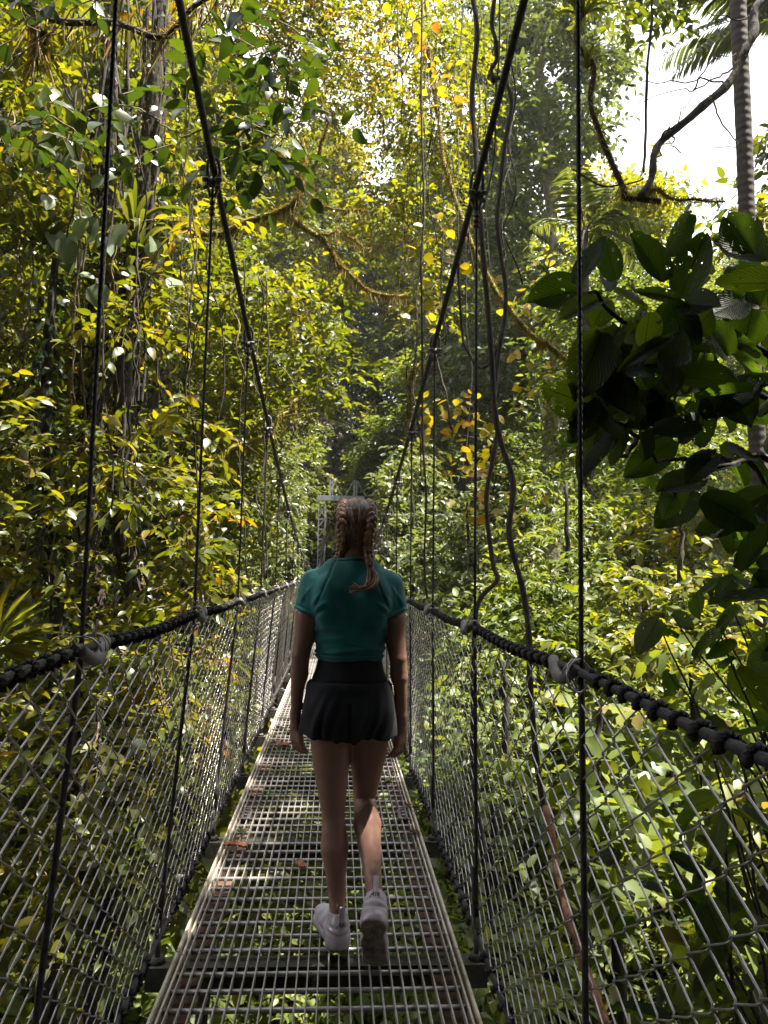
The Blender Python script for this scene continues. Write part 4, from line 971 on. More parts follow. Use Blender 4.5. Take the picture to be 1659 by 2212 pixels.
for k, pts in enumerate([[P(430, 1020, 9), P(560, 940, 9.4), P(620, 890, 9.6), P(650, 860, 10)], [P(300, 1000, 9), P(400, 1090, 8.8), P(450, 1180, 8.6), P(415, 1270, 8.5), P(330, 1300, 8.5)], [P(215, 1330, 7.6), P(300, 1318, 7.7), P(415, 1308, 7.8)]]):
    q = wobble(smooth_path(pts, 6), .03, k+9); b = MB(); b.tube(q, np.linspace(.028, .018, len(q)), 7); b.build('mossy_limb', M['moss'], tB, origin=o); moss_on(q, .028, 700, tB, 60+k, .16)

# -- 3. tall tree whose yellow-green crown fills the top of the view ---------
trunk3 = [ground_pt(-5.5, 15)]+[P(330, 900, 15.2), P(390, 500, 15.2), P(480, 200, 15), P(560, -50, 15)]
clC = np.concatenate([clumps_view(rg, 92, 360, 1010, -160, 470, 11, 17, .45, .8, lambda x, y, Y: rg.random() < (.9 if y < 330 else .55)), clumps_view(rg, 26, 640, 960, 420, 700, 12, 16, .3, .5), clumps_view(rg, 26, 440, 800, -80, 220, 12, 17, .5, .8), clumps_view(rg, 30, 800, 1020, -80, 300, 12, 17, .45, .75)])
tC = tree('tall_tree', 'tall tree whose sunlit yellow green crown hangs above the walker', 'tree', trunk3, .22, .1, clC, .115, 'ovate', L['bright'], 'bark', (19, .6, 10), None, 33, droop=.4, limb_r=.02)

# -- 4. unseen canopy tree, added overhead to shade the near bridge ------------------------
clD = ell_clumps(rg, 150, (3.4, 1.0, 9.6), (4.6, 3.5, 1.7), .5, .85, .1)
clD = clD[clD[:, 2] > 1.43+.83*clD[:, 1]+.6]
clD2 = ell_clumps(rg, 80, (1.2, 0.6, 8.0), (4.2, 2.8, 1.4), .5, .8, .1); clD = np.concatenate([clD, clD2])
tD = tree('added_canopy_tree', 'tall canopy tree whose spreading crown shades the near end of the footbridge', 'tree', [ground_pt(6.2, 2.2), (6.0, 2.4, 3), (5.2, 3.2, 6.5), (4.0, 4.5, 9.0)], .3, .12, clD, .17, 'ovate', L['left'], 'bark', (20, .6, 9), None, 34, limb_r=.03)
# dark sprays that reach down into the view at top left
clE = np.concatenate([clumps_view(rg, 20, 380, 640, -60, 300, 4.6, 6.2, .22, .36), clumps_view(rg, 14, -60, 240, -40, 330, 5.0, 6.5, .25, .4)])
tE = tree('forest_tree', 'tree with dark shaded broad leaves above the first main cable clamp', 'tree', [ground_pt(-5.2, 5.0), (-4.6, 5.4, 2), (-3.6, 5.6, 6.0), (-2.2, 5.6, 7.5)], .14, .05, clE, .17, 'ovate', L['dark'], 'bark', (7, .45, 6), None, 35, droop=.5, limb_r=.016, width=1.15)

# -- 5. right of centre: big grey-green tree, further trees ------------------
def vtree(name, label, vx_base, trunk_pts, Y, cl, leaf, lm, seed, r_=.25, kind='ovate', tw_=(16, .9, 9), bm='bark', group=None):
    p = P(vx_base, 1300, Y); tr_ = [ground_pt(p[0], Y)]+[P(x, y, Y) for x, y in trunk_pts]
    return tree(name, label, 'tree', tr_, r_, r_*.4, cl, leaf, kind, L[lm], bm, tw_, group, seed, droop=.4, limb_r=.05, thin=False)
cl5 = np.concatenate([clumps_view(rg, 44, 1030, 1330, -60, 330, 22, 27, .7, 1.15, lambda x, y, Y: not (1120 < x < 1195 and 90 < y < 340) and not (x > 1270 and y > 230)), clumps_view(rg, 44, 1040, 1260, 330, 900, 22, 27, .7, 1.1, lambda x, y, Y: x < 1300-(y-330)*.08)])
vtree('tall_tree', 'tall grey green tree right of the hanging lianas, its pale trunk showing through the crown', 1195, [(1190, 900), (1190, 560), (1185, 350), (1165, 150), (1190, -50)], 24, cl5, .26, 'grey', 41, .30, bm='pale_bark')
cl6 = clumps_view(rg, 40, 900, 1100, 300, 860, 26, 32, .8, 1.3)
vtree('tall_tree', 'shaded tree standing behind the yellow leaved lianas', 1010, [(1010, 900), (1000, 500), (990, 200)], 29, cl6, .26, 'grey', 42, .3)
cl7 = clumps_view(rg, 26, 1275, 1435, 370, 530, 18, 21, .45, .8)
vtree('small_tree', 'bright yellow green tree crown under the white sky, behind the mossy V shaped branch', 1370, [(1370, 900), (1365, 600), (1350, 430)], 19.5, cl7, .20, 'bright', 43, .14, tw_=(18, .7, 9))
cl8 = clumps_view(rg, 52, 1230, 1500, 560, 1000, 16, 22, .6, 1.0)
vtree('small_tree', 'sunlit tree beyond the dark broad leaved plant on the right', 1400, [(1400, 1100), (1390, 800), (1400, 600)], 19, cl8, .22, 'ravine', 44, .16)
cl9 = np.concatenate([clumps_view(rg, 26, 1600, 1800, 430, 800, 10, 14, .4, .7), clumps_view(rg, 4, 1650, 1800, 250, 400, 10, 13, .3, .5), clumps_view(rg, 12, 1280, 1500, -70, 70, 11, 14, .3, .5)])
vtree('forest_tree', 'dark leaved tree at the right margin behind the ringed palm trunk', 1700, [(1700, 1000), (1720, 600), (1700, 200), (1690, -50)], 12, cl9, .2, 'left', 45, .16, tw_=(14, .6, 9))
cl10 = clumps_view(rg, 16, 1340, 1480, 400, 500, 24, 27, .5, .8)
vtree('small_tree', 'pale green tree top at the foot of the white sky opening', 1430, [(1430, 900), (1420, 600), (1415, 480)], 25, cl10, .24, 'grey', 46, .14)

# -- 6. the forest beyond: one set of trees, copied -------------------------
def far_tree(seed, h, spread, nc, lm, bare):
    g = np.random.default_rng(seed); cl = []
    for k in range(nc):
        z = h*(bare+(1-bare)*g.random()**.8); R_ = spread*(.35+.65*math.sin(math.pi*min(1, .18+.82*(z/h-bare)/(1-bare)))); a = g.uniform(0, 6.28); q = R_*g.random()**.5
        cl.append([q*math.cos(a), q*math.sin(a), z, g.uniform(.7, 1.5)])
    return tree('forest_tree', 'x', 'tree', [(0, 0, -1.5), (.2, .1, h*.4), (-.1, .2, h*.75), (0, 0, h*.97)], .28, .06, cl, .30, 'diamond', L[lm], 'bark' if seed % 2 else 'pale_bark', (18, 1.0, 8), None, seed, droop=.35, limb_r=.05, thin=False, width=1.15, world=False)
protos = [far_tree(101, 22, 4.2, 105, 'grey', .28), far_tree(102, 26, 4.6, 120, 'left', .3), far_tree(103, 18, 4.0, 95, 'grey', .12), far_tree(104, 12, 3.2, 70, 'ravine', .08), far_tree(105, 28, 5.0, 125, 'grey', .4)]
used = [False]*5
ZL = {'left': ('forest tree among the shaded trees on the left bank, behind the mossy limbs', 'forest trees on the left bank'),
      'mid': ('forest tree in the hazy wall of trees beyond the bridge tower', 'forest trees beyond the bridge tower'),
      'right': ('forest tree on the right slope, low under the white sky', 'forest trees on the right slope')}
def put_far(k, x, y, zone, sc):
    o = protos[k] if not used[k] else copy_tree(protos[k])
    used[k] = True; o.location = (x, y, float(gz(x, y))-.2); o.rotation_euler = (0, 0, U(0, 6.28)); o.scale = (sc*U(.9, 1.15),)*2+(sc,)
    o['label'], o['group'] = ZL[zone]; o['category'] = 'tree'
for x, y, k, s_ in [(-6, 18, 0, .8), (-9, 15, 1, .75), (-11, 22, 1, .9), (-5.5, 25, 2, .8), (-14, 30, 0, 1), (-8.5, 33, 4, .9), (-18, 24, 4, 1), (-4.8, 31, 3, .9), (-12, 40, 1, 1), (-19, 38, 2, 1.2), (-7, 12.5, 2, .7), (-11, 11, 0, .75), (-23, 48, 1, 1.1), (-8, 21.5, 3, 1)]:
    put_far(k, x, y, 'left', s_)
for x, y, k, s_ in [(-4, 43, 0, 1), (-1.5, 47, 1, .95), (2.2, 46, 2, 1), (5.5, 44, 0, 1.0), (8.5, 47, 1, .95), (-8, 48, 4, 1), (-4, 58, 1, 1.0), (9.5, 60, 3, 1), (-12, 60, 0, 1.1), (4.6, 38.8, 3, .9), (5.8, 34, 3, .85), (-4.2, 39.5, 3, .8), (-17, 66, 4, 1.0), (12.5, 54, 2, .8), (7.4, 36, 0, .75), (10, 40, 2, .9)]:
    put_far(k, x, y, 'mid', s_)
for x, y, k, s_ in [(15, 34, 3, .95), (19, 36, 3, 1), (13.5, 29, 3, .8), (24, 44, 2, .75), (20, 48, 2, .7), (16, 44, 3, 1.1), (30, 50, 3, 1.2), (18, 28, 3, .8), (29, 38, 3, 1)]:
    put_far(k, x, y, 'right', s_)

ZL['near'] = ('unseen forest tree added on the near bank behind the viewpoint', 'unseen forest trees added on the near bank')  # out-of-view trees, added to dim the light from behind the camera
for x, y, k, s_ in [(-4.5, -3.5, 2, .8), (3.8, -4, 2, .8), (-7, -1, 0, .9), (7.5, -1, 0, .8), (-2.5, -8, 1, .9), (2.5, -9, 0, .9), (0, -13, 1, 1), (-9, -7, 4, .9), (9, -8, 4, .9), (-2, -5, 3, .9), (1.6, -5.5, 3, .9), (0, -7.5, 2, .9), (5.5, -6, 0, .8), (-6, -6, 2, .9), (-3.5, -2.0, 3, .75), (4.2, -1.5, 3, .75), (6, -11, 1, 1), (-6, -12, 1, 1)]:
    put_far(k, x, y, 'near', s_)

# -- 7. shrubs in the ravine and on its banks -------------------------------
def shrub(seed, h, w_, nc, leaf, kind, lm, tw_, droop=.45, width=1.0, thin=False):
    g = np.random.default_rng(seed); cl = []
    for k in range(nc):
        a = g.uniform(0, 6.28); q = w_*g.random()**.5; cl.append([q*math.cos(a), q*math.sin(a), h*g.uniform(.25, 1)*(1-.45*(q/w_)**2), g.uniform(.28, .5)])
    root = tree('shrub', 'x', 'shrub', [(0, 0, -.4), (.05, 0, h*.3), (0, .05, h*.6)], .04, .012, cl, leaf, kind, L[lm], 'bark', tw_, None, seed, droop=droop, limb_r=.014, thin=thin, width=width, world=False)
    for c in root.children:
        if c.name.startswith('trunk'): c.name = 'stem'
        if c.name.startswith('crown'): c.name = 'foliage'
    return root
def fern_geo(lv, c, n, Ls, g, lift=.9):
    """arching pinnate fronds from one crown"""
    for k in range(n):
        a = k*2.4+g.uniform(-.3, .3); d = np.array([math.cos(a), math.sin(a), 0]); Lf = Ls*g.uniform(.7, 1.15); m = 26
        t = np.linspace(.12, 1, m); el = lift*g.uniform(.7, 1.1)
        sp = c+d*(Lf*t*math.cos(.5))[:, None]+np.array([0, 0, 1.0])*(Lf*(el*t-el*.95*t**2.2))[:, None]
        tg = nrm(np.gradient(sp, axis=0)); sd = nrm(np.cross(tg, [0, 0, 1.0])); w_ = Lf*.30*np.sin(np.pi*np.clip(t*.9+.1, 0, 1))**.7
        for q in (-1, 1):
            lv.add('lance', sp, sd*q+tg*.45+np.array([0, 0, -.25]), np.cross(sd, tg)+.15*g.normal(size=(m, 3)), w_, 1.1, np.clip(g.normal(.5, .1, m), 0, 1))
def strap_geo(lv, c, n, Ls, g, wd=.07, open_=.8):
    """rosette of curved strap leaves, each several segments long"""
    for k in range(n):
        a = k*2.4+g.uniform(-.3, .3); d = np.array([math.cos(a), math.sin(a), 0]); Lf = Ls*g.uniform(.6, 1.1); t = np.linspace(0, 1, 8); o_ = open_*g.uniform(.4, 1.2)
        sp = c+d*(Lf*o_*t)[:, None]+np.array([0, 0, 1.0])*(Lf*(1.1*t-.9*o_*t**2.4))[:, None]; sd = np.array([-d[1], d[0], 0])
        w_ = Lf*wd*np.sin(np.pi*np.clip(t*.85+.15, 0, 1))**.6; w_[-1] = .001
        Vv = np.stack([sp-sd*w_[:, None]+[0, 0, .3]*w_[:, None], sp, sp+sd*w_[:, None]+[0, 0, .3]*w_[:, None]], 1).reshape(-1, 3)
        i = np.arange(7)*3; Fq = np.concatenate([np.stack([i, i+1, i+4], 1), np.stack([i, i+4, i+3], 1), np.stack([i+1, i+2, i+5], 1), np.stack([i+1, i+5, i+4], 1)])
        lv.V.append(Vv); lv.F.append(Fq+lv.n); lv.n += len(Vv); lv.R.append(np.full(len(Vv), np.clip(g.normal(.5, .2), 0, 1)))
def plant(name, label, cat, seed, fn, mat, loc, group=None):
    lv = Leaves(); g = np.random.default_rng(seed); fn(lv, g); root = thing(name, label, cat, loc, group); lv.build('fronds', mat, root, origin=(0, 0, 0)); return root
sh = [shrub(201, 2.2, 1.3, 26, .20, 'ovate', 'ravine', (13, .5, 8)), shrub(202, 3.2, 1.5, 34, .17, 'ovate', 'ravine', (15, .55, 9)), shrub(203, 1.8, 1.2, 22, .30, 'round', 'ravine', (8, .45, 6), width=.95),
      shrub(204, 2.6, 1.5, 30, .19, 'ovate', 'left', (13, .5, 8)), shrub(205, 2.0, 1.3, 24, .16, 'lance', 'ravine', (18, .5, 12), width=1.6)]
fe = [plant('fern', 'x', 'fern', 211, lambda lv, g: fern_geo(lv, np.zeros(3), 11, 1.1, g), L['fern'], (0, 0, 0)), plant('fern', 'x', 'fern', 212, lambda lv, g: fern_geo(lv, np.zeros(3), 8, 1.5, g, 1.2), L['fern'], (0, 0, 0))]
bl = plant('broadleaf_plant', 'x', 'plant', 213, lambda lv, g: strap_geo(lv, np.zeros(3), 9, 1.5, g, .11, .6), L['ravine'], (0, 0, 0))
allp = sh+fe+[bl]; first = [True]*len(allp)
def put_plant(k, x, y, z, label, group, sc=1.0):
    o = allp[k] if first[k] else copy_tree(allp[k]); first[k] = False
    o.location = (x, y, z); o.rotation_euler = (U(-.1, .1), U(-.1, .1), U(0, 6.28)); o.scale = (sc*U(.85, 1.2), sc*U(.85, 1.2), sc*U(.85, 1.15)); o['label'] = label; o['group'] = group
kn = {5: 'fern', 6: 'fern', 7: 'broad strap leaved plant'}
def zone_plants(n, xr, yr, txt, grp, ks, sc=(.8, 1.3), lift=0, ok=None):
    c = 0
    while c < n:
        x, y = U(*xr), U(*yr)
        if ok and not ok(x, y): continue
        k = int(rg.choice(ks)); z = float(gz(x, y))-.05; nm = kn.get(k, 'leafy shrub')
        put_plant(k, x, y, z+U(0, lift) if lift else z, f'{nm} {txt}', f'{nm}s {grp}', U(*sc)); c += 1
inview = lambda x, y: -.52*y-1.5 < x < .62*y+1.5 and not (y > 17 and abs(x-.1) < 3.4)
zone_plants(62, (1.2, 13), (6, 19), 'in the sunlit ravine thicket right of the footbridge', 'in the ravine right of the bridge', [0, 1, 2, 1, 0, 4, 5, 6, 7, 2], (.9, 1.6), ok=inview)
zone_plants(46, (1.2, 17), (19, 37), 'on the far bank right of the footbridge', 'on the far bank right of the bridge', [0, 1, 2, 0, 4, 5, 6], (1.0, 1.7), ok=inview)
zone_plants(40, (-9, -1.2), (5, 18), 'in the shaded ravine left of the footbridge', 'in the ravine left of the bridge', [3, 3, 0, 4, 5, 6, 2], (.9, 1.5), ok=inview)
zone_plants(34, (-12, -1.0), (18, 38), 'on the far bank left of the footbridge', 'on the far bank left of the bridge', [3, 0, 1, 4, 5], (1.0, 1.6), ok=inview)
zone_plants(22, (-1.2, 1.2), (5, 23), 'under the grating of the footbridge', 'under the bridge deck', [0, 2, 5, 6, 4, 7], (.7, 1.1))
zone_plants(24, (-6, 6.5), (40, 48), 'on the bank behind the bridge tower', 'behind the bridge tower', [0, 1, 3, 2], (1.3, 2.0))
# tall understory trees rising out of the ravine on the right
def vsmall(label, vx, vy_top, vy_bot, Y, wpx, n, leaf, lm, seed, kind='ovate', tw_=(15, .5, 9), rr=(.3, .5), width=1.0, back=1.0):
    # foliage spread over the slope like a mantle: the higher, the farther back
    top = P(vx, vy_top, Y+back*(vy_bot-vy_top)/200); cl = []
    while len(cl) < n:
        x, y = rg.uniform(vx-wpx, vx+wpx), rg.uniform(vy_top, vy_bot)
        if abs(x-vx) > wpx*(.5+.5*(y-vy_top)/(vy_bot-vy_top)): continue
        cl.append([*P(x, y, Y+back*(vy_bot-y)/100+rg.normal()*.22-back*(vy_bot-vy_top)/250), rg.uniform(*rr)])
    cl = np.array(cl)
    return tree('small_tree', label, 'tree', [ground_pt(top[0], Y), P(vx+8, (vy_bot+vy_top)/2+120, Y), P(vx, vy_top+40, Y)], .07, .02, cl, leaf, kind, L[lm], 'bark', tw_, None, seed, droop=.4, limb_r=.018, thin=False, width=width)
T1 = (10, .5, 8)
vsmall('bright yellow green bush glowing in the sun at the right, beside the pale brown trunk', 1475, 1075, 1420, 9.5, 200, 84, .17, 'bright', 51, tw_=T1)
vsmall('sunlit small tree with drooping sprays right of the last hanging liana', 1225, 1000, 1430, 10.5, 140, 84, .15, 'ravine', 52, 'lance', (13, .5, 12), width=1.7)
vsmall('bushy tree with pale glossy leaves standing above the bright yellow green bush', 1390, 900, 1120, 14.5, 210, 76, .18, 'ravine', 53, tw_=T1, back=1.6)
vsmall('grey green small tree behind the paired lianas', 1010, 1040, 1330, 14, 120, 60, .16, 'grey', 54, tw_=T1, back=1.3)
vsmall('grey green small tree with white glints, just right of the walker\'s head', 885, 960, 1270, 18, 80, 60, .2, 'grey', 55, tw_=T1, back=1.6)
vsmall('drooping feathery tree left of the far bridge tower', 610, 1000, 1260, 20, 60, 46, .2, 'grey', 56, 'lance', (16, .6, 12), (.4, .6), 1.5, 1.6)
vsmall('sunlit leafy mantle of a low tree under the right hand cable, seen through the mesh', 1090, 1390, 1780, 7.6, 190, 96, .15, 'ravine', 57, tw_=T1, back=.9)
vsmall('big leaved sunlit plant seen through the right mesh behind the nearest hanger', 1300, 1480, 1900, 6.6, 120, 44, .22, 'ravine', 58, 'round', (7, .45, 6), (.3, .45), .9, .8)
vsmall('sunlit fine leaved small tree low beside the right deck edge, seen through the mesh', 1060, 1700, 2150, 5.6, 130, 60, .11, 'ravine', 60, tw_=T1, back=.8)
vsmall('pale sunlit small tree just above the right hand cable, between the two lianas', 1150, 1240, 1440, 10.5, 150, 60, .15, 'ravine', 61, tw_=T1, back=1.2)
vsmall('shady leafy small tree below the left hand cable, seen through the mesh', 470, 1400, 1900, 7.2, 130, 44, .15, 'left', 59)

# -- ground cover: too much to count ----------------------------------------
n = 52000; y = 3+50*rg.random(n)**1.5; x = rg.uniform(-.55, .65, n)*(y+5); z = gz(x, y)+rg.uniform(0, .55, n)*rg.random(n)
lv = Leaves(); d = rg.normal(size=(n, 3)); d[:, 2] = np.abs(d[:, 2])*.4
lv.add('diamond', np.stack([x, y, z], 1), d, np.array([0, 0, 1.0])+.5*rg.normal(size=(n, 3)), rg.uniform(.10, .26, n)*(1+y/60), 1.1)
tag(lv.build('ground_cover', L['ravine']), kind='stuff')
# -- lianas, hanging branches, epiphytes ------------------------------------
def q2(*pp): return [(829.5+x/2, y/2) for x, y in pp]
def q4(*pp): return [(829.5+x/2, 737.3+y/2) for x, y in pp]
def q6(*pp): return [(829.5+x/2, 1474.7+y/2) for x, y in pp]
def liana(label, pts, Y0, Y1, r, seed, mat='liana', r1=None, name='liana', moss=0, lobes=0):
    n = len(pts); q = smooth_path([P(x, y, Y0+(Y1-Y0)*i/(n-1)) for i, (x, y) in enumerate(pts)], 7)
    q = wobble(q, r*.35, seed); g = np.random.default_rng(seed); root = thing(name, label, name.replace('_', ' '), tuple(q[0]))
    if mat == 'liana': r *= .78; r1 = r1 and r1*.78
    rr = np.linspace(r, r1 or r, len(q))*(1+.16*np.sin(np.arange(len(q))*.9+seed)*g.random(len(q)))
    b = MB(); b.tube(q, rr, 8); b.build('stem', M[mat], root, origin=q[0])
    if moss: moss_on(q, rr, moss, root, seed+500, .10)
    return root, q
liana('thick brown liana with two kinks, hanging left of the hooked one', q2((375, -60), (402, 150), (380, 420), (395, 690), (410, 900), (430, 1150), (465, 1475))+q4((500, 370), (560, 600), (540, 840), (590, 1080), (620, 1300), (632, 1475))+q6((660, 300), (700, 550)), 5.2, 4.5, .024, 1)
liana('reddish brown liana running down behind the nearest right hanger', q6((696, 540), (750, 800), (800, 1000), (870, 1250), (960, 1500)), 4.45, 3.6, .019, 2, 'rust_liana', .024)
liana('wavy liana whose lower end bends left to the hand cable', q2((515, 330), (545, 450), (520, 620), (500, 800), (485, 950), (505, 1100), (525, 1230), (520, 1380), (505, 1475))+q4((475, 270), (490, 370), (470, 520), (445, 700), (470, 950), (492, 1035), (420, 1120), (395, 1250))+q6((390, 100), (395, 420), (440, 800), (465, 1100), (430, 1300), (410, 1480)), 5.4, 4.7, .020, 3)
liana('short dark liana with a hooked end beside the main cable', q2((492, -60), (470, 120), (486, 260), (465, 300), (470, 350), (500, 335), (520, 350)), 5.3, 5.3, .022, 4)
liana('thin grey vine curving away behind the second cable clamp', q2((500, -40), (495, 250), (485, 430), (472, 680), (440, 860), (400, 960)), 5.6, 5.7, .009, 5)
liana('looped liana forming a deep U between the right hangers', q2((318, 1080), (325, 1250), (345, 1475))+q4((345, 10), (380, 85), (425, 115), (465, 88), (500, 10), (520, -60)), 5.8, 5.6, .014, 6)
for k, (pts, r_) in enumerate([(q2((165, -40), (162, 430), (176, 870), (160, 1150))+q4((165, 0), (165, 400), (180, 700), (175, 950), (188, 1110)), .011), (q2((170, -40), (180, 60), (125, 100), (120, 200), (75, 330)), .009), (q2((55, -40), (62, 300), (40, 350)), .008),
                               (q2((185, 150), (172, 500), (190, 860)), .006), (q2((345, -40), (330, 200), (295, 350), (262, 420)), .007), (q2((320, 560), (322, 1100)), .006), (q2((250, 600), (255, 1000), (240, 1475)), .006)]):
    liana(['long slender vine hanging left of the yellow leaves, down to the hand cable', 'thin vine with a sideways kink near the top of the picture', 'short thin vine hanging from the crown above the yellow leaves', 'fine vine running beside the long slender one',
           'fine slanting vine left of the thick kinked liana', 'fine straight vine just left of the right main cable', 'fine vine behind the yellow leaf clusters'][k], pts, 6.2+.2*k, 6.0+.2*k, r_, 20+k, name='vine')
liana('mossy slanting liana that runs from the yellow leaves down to the nearest right hanger', q2((180, 180), (240, 560), (262, 700), (322, 900), (400, 1110), (480, 1250), (560, 1350), (660, 1475))+q4((690, 0), (800, 85), (860, 110)), 7.4, 6.6, .024, 31, 'moss', moss=1700)
liana('mossy hanging stub left of the right hangers', q4((165, 95), (120, 150), (108, 300), (97, 460)), 7.0, 7.0, .020, 32, 'moss', moss=420)
liana('dangling vine stub below the slanting mossy liana', q4((228, 60), (250, 170), (275, 260), (292, 400)), 6.9, 6.8, .012, 33)
# the V-shaped pair at the upper right
r_, q = liana('heavy dark branch sweeping down from the upper right corner to a broken mossy end', q2((1700, -60), (1600, 60), (1580, 170), (1540, 280), (1450, 400), (1330, 500), (1220, 590), (1170, 660), (1150, 760), (1115, 840)), 6.4, 6.0, .042, 41, 'bark', .028, 'hanging_branch', 160)
b = MB(); o = np.array(r_.location)
for k, pts in enumerate([q2((1190, 600), (1270, 520), (1330, 400)), q2((1510, 290), (1400, 360), (1300, 390), (1080, 440)), q2((1470, 380), (1380, 340), (1200, 350), (1050, 380)), q2((1400, 420), (1450, 500), (1540, 630), (1400, 650)), q2((1230, 560), (1260, 640), (1300, 700)), q2((1170, 700), (1220, 620), (1240, 560)), q2((1330, 400), (1420, 260), (1520, 240)), q2((1600, 60), (1480, 80), (1340, 0))]):
    b = MB(); b.tube(wobble(smooth_path([P(x, y, 6.1+.1*k) for x, y in pts], 5), .02, k), np.linspace(.009, .003, 5*(len(pts)-1)+1), 5); b.build('twig', M['bark'], r_, origin=o)
liana('mossy liana with a bromeliad on top, forming the left arm of the V', q2((845, 60), (838, 190), (905, 290), (885, 430), (930, 560), (990, 700), (1030, 810), (1035, 850), (1100, 858), (1200, 875)), 6.1, 6.0, .023, 42, 'bark', .024, 'hanging_branch', 900)
liana('mossy twig reaching right from the broken end of the V', q2((1110, 850), (1180, 820), (1250, 860), (1340, 865), (1470, 870)), 6.0, 6.2, .016, 43, 'moss', .008, 'hanging_branch', 520)
liana('straight thin vine hanging into the white sky opening', q2((1150, -60), (1155, 80), (1140, 300), (1130, 600), (1122, 740)), 6.3, 6.1, .013, 44, 'bark', .012, 'vine')
liana('bare thin branch crossing behind the nearest right hanger under the sky opening', q2((820, 730), (930, 800), (1010, 800), (1080, 790), (1120, 770)), 6.3, 6.0, .010, 45, 'bark', .006, 'vine')
# bromeliads and strap ferns
def brom(label, vx, vy, Y, L_, n, seed, mat='strap', open_=.9, wd=.06):
    p = P(vx, vy, Y); return plant('bromeliad', label, 'plant', seed, lambda lv, g: strap_geo(lv, np.zeros(3), n, L_, g, wd, open_), L[mat], tuple(p))
r_ = brom('bromeliad with a red tuft at the top of the V shaped liana', 1258, 40, 6.1, .36, 22, 301)
lv = Leaves(); g = np.random.default_rng(2); n = 26; d = nrm(g.normal(size=(n, 3))+[0, 0, .8]); redm = leaf_mat('leaf_red', (.22, .03, .015), (.32, .06, .02), (.4, .12, .03), .4, (1.5, .8, .4))
lv.add('lance', d*.02+[0, 0, .16], d, g.normal(size=(n, 3)), g.uniform(.05, .09, n)); lv.build('flower', redm, r_)
brom('bromeliad on the mossy liana below the red tufted one', 1268, 150, 6.1, .22, 14, 302)
for k, (vx, vy, Y, L_) in enumerate([(285, 495, 7.7, .6), (262, 620, 7.7, .55), (300, 545, 7.7, .5), (205, 520, 8.1, .55), (250, 1130, 7.7, .5), (215, 730, 8.1, .5), (350, 1120, 7.6, .45), (95, 530, 7.0, .5)]):
    brom(['strap leaved bromeliad where the mossy limb leaves the trunk', 'strap leaved bromeliad below the one at the limb fork', 'drooping strap fern just right of the trunk below the mossy limb', 'strap leaved bromeliad on the far left trunk near the first hanger', 'strap leaved bromeliad low on the trunk, just above the hand cable', 'strap fern halfway up the far left trunk', 'small bromeliad on the low mossy limb above the hand cable', 'strap leaved bromeliad on the thin trunk at the left margin'][k], vx, vy, Y, L_, 18, 310+k, open_=1.1)
# hanging aerial roots among the left trees
first_root = None
for k in range(34):
    g = np.random.default_rng(700+k); vx = g.uniform(20, 620); y0 = g.uniform(-40, 620); y1 = y0+g.uniform(250, 900); Y = g.uniform(6.0, 9.0)
    pts = [P(vx+g.normal()*14*i/4, y0+(min(y1, 1250)-y0)*i/4, Y) for i in range(5)]; q = wobble(smooth_path(pts, 8), g.uniform(.01, .05), k)
    b = MB(); b.tube(q, g.uniform(.004, .010), 5); o = b.build('aerial_root', M[['twig', 'liana', 'bark'][k % 3]], None, origin=q[0]); o.location = tuple(q[0])
    tag(o, 'thin aerial root hanging straight down among the leaves of the left hand trees', 'root', 'aerial roots among the left trees')
# creepers with yellow leaves
def creeper(label, spots, Y, seed, n=7, sz=.115):
    g = np.random.default_rng(seed); lv = Leaves(); b = MB(); c0 = P(*spots[0], Y); root = thing('creeper', label, 'creeper', tuple(c0)); pts = [P(x, y, Y+.2*g.normal()) for x, y in spots]
    b.tube(wobble(smooth_path(pts, 6), .03, seed), .0035, 4)
    for p in pts:
        m = g.integers(max(2, n-3), n+3); pos = p+g.normal(size=(m, 3))*[.13, .13, .10]; ax = g.normal(size=(m, 3))*[1, 1, .5]-[0, 0, .45]
        lv.add('round', pos, ax, g.normal(size=(m, 3))*.6+[0, -.4, .6], sz*g.uniform(.6, 1.15, m), .85, g.random(m)**1.5)
    lv.build('foliage', L['yellow'], root, origin=c0); b.build('stem', M['twig'], root, origin=c0); return root
creeper('creeper with yellow leaves hanging at the top, left of the thick lianas', [(880, -20), (905, 40), (890, 110), (930, 70), (950, 130), (920, 190), (965, 215), (985, 235), (945, 160), (900, 210), (870, 160)], 6.6, 401, 9, .10)
creeper('creeper with yellow leaves beside the upper right cable clamp', [(955, 480), (965, 520), (975, 560), (945, 600), (930, 645), (938, 665), (925, 690), (915, 700)], 6.6, 402, 6)
creeper('creeper with bright yellow leaves under the dangling stub, between the right hangers', [(950, 840), (975, 880), (1000, 890), (1020, 900), (1035, 920), (1045, 945), (1030, 955), (925, 920), (945, 935), (990, 1005), (960, 1010)], 6.8, 403, 7)
creeper('lowest yellow leaved creeper, touching the paired lianas', [(1030, 1000), (1045, 1035), (1065, 1060), (1080, 1085), (1060, 1095), (1075, 1115), (1055, 1120)], 6.6, 404, 7)
creeper('few yellow leaves on the slanting mossy liana', [(1100, 645), (1120, 655), (1135, 668), (1150, 775), (1140, 862), (1095, 890)], 6.7, 405, 4)

# extra fine vines between the lianas
for k in range(14):
    g = np.random.default_rng(900+k); vx = g.uniform(875, 1115); y0 = g.uniform(-50, 200); y1 = y0+g.uniform(300, 1000); Y = g.uniform(6.0, 7.5)
    q = wobble(smooth_path([P(vx+g.normal()*16*i/4, y0+(y1-y0)*i/4, Y) for i in range(5)], 8), g.uniform(.01, .06), k)
    b = MB(); b.tube(q, g.uniform(.003, .007), 5); o = b.build('vine', M[['liana', 'bark'][k % 2]], None, origin=q[0]); o.location = tuple(q[0])
    tag(o, 'fine dark vine hanging among the thick lianas and yellow creepers', 'vine', 'fine vines among the lianas')
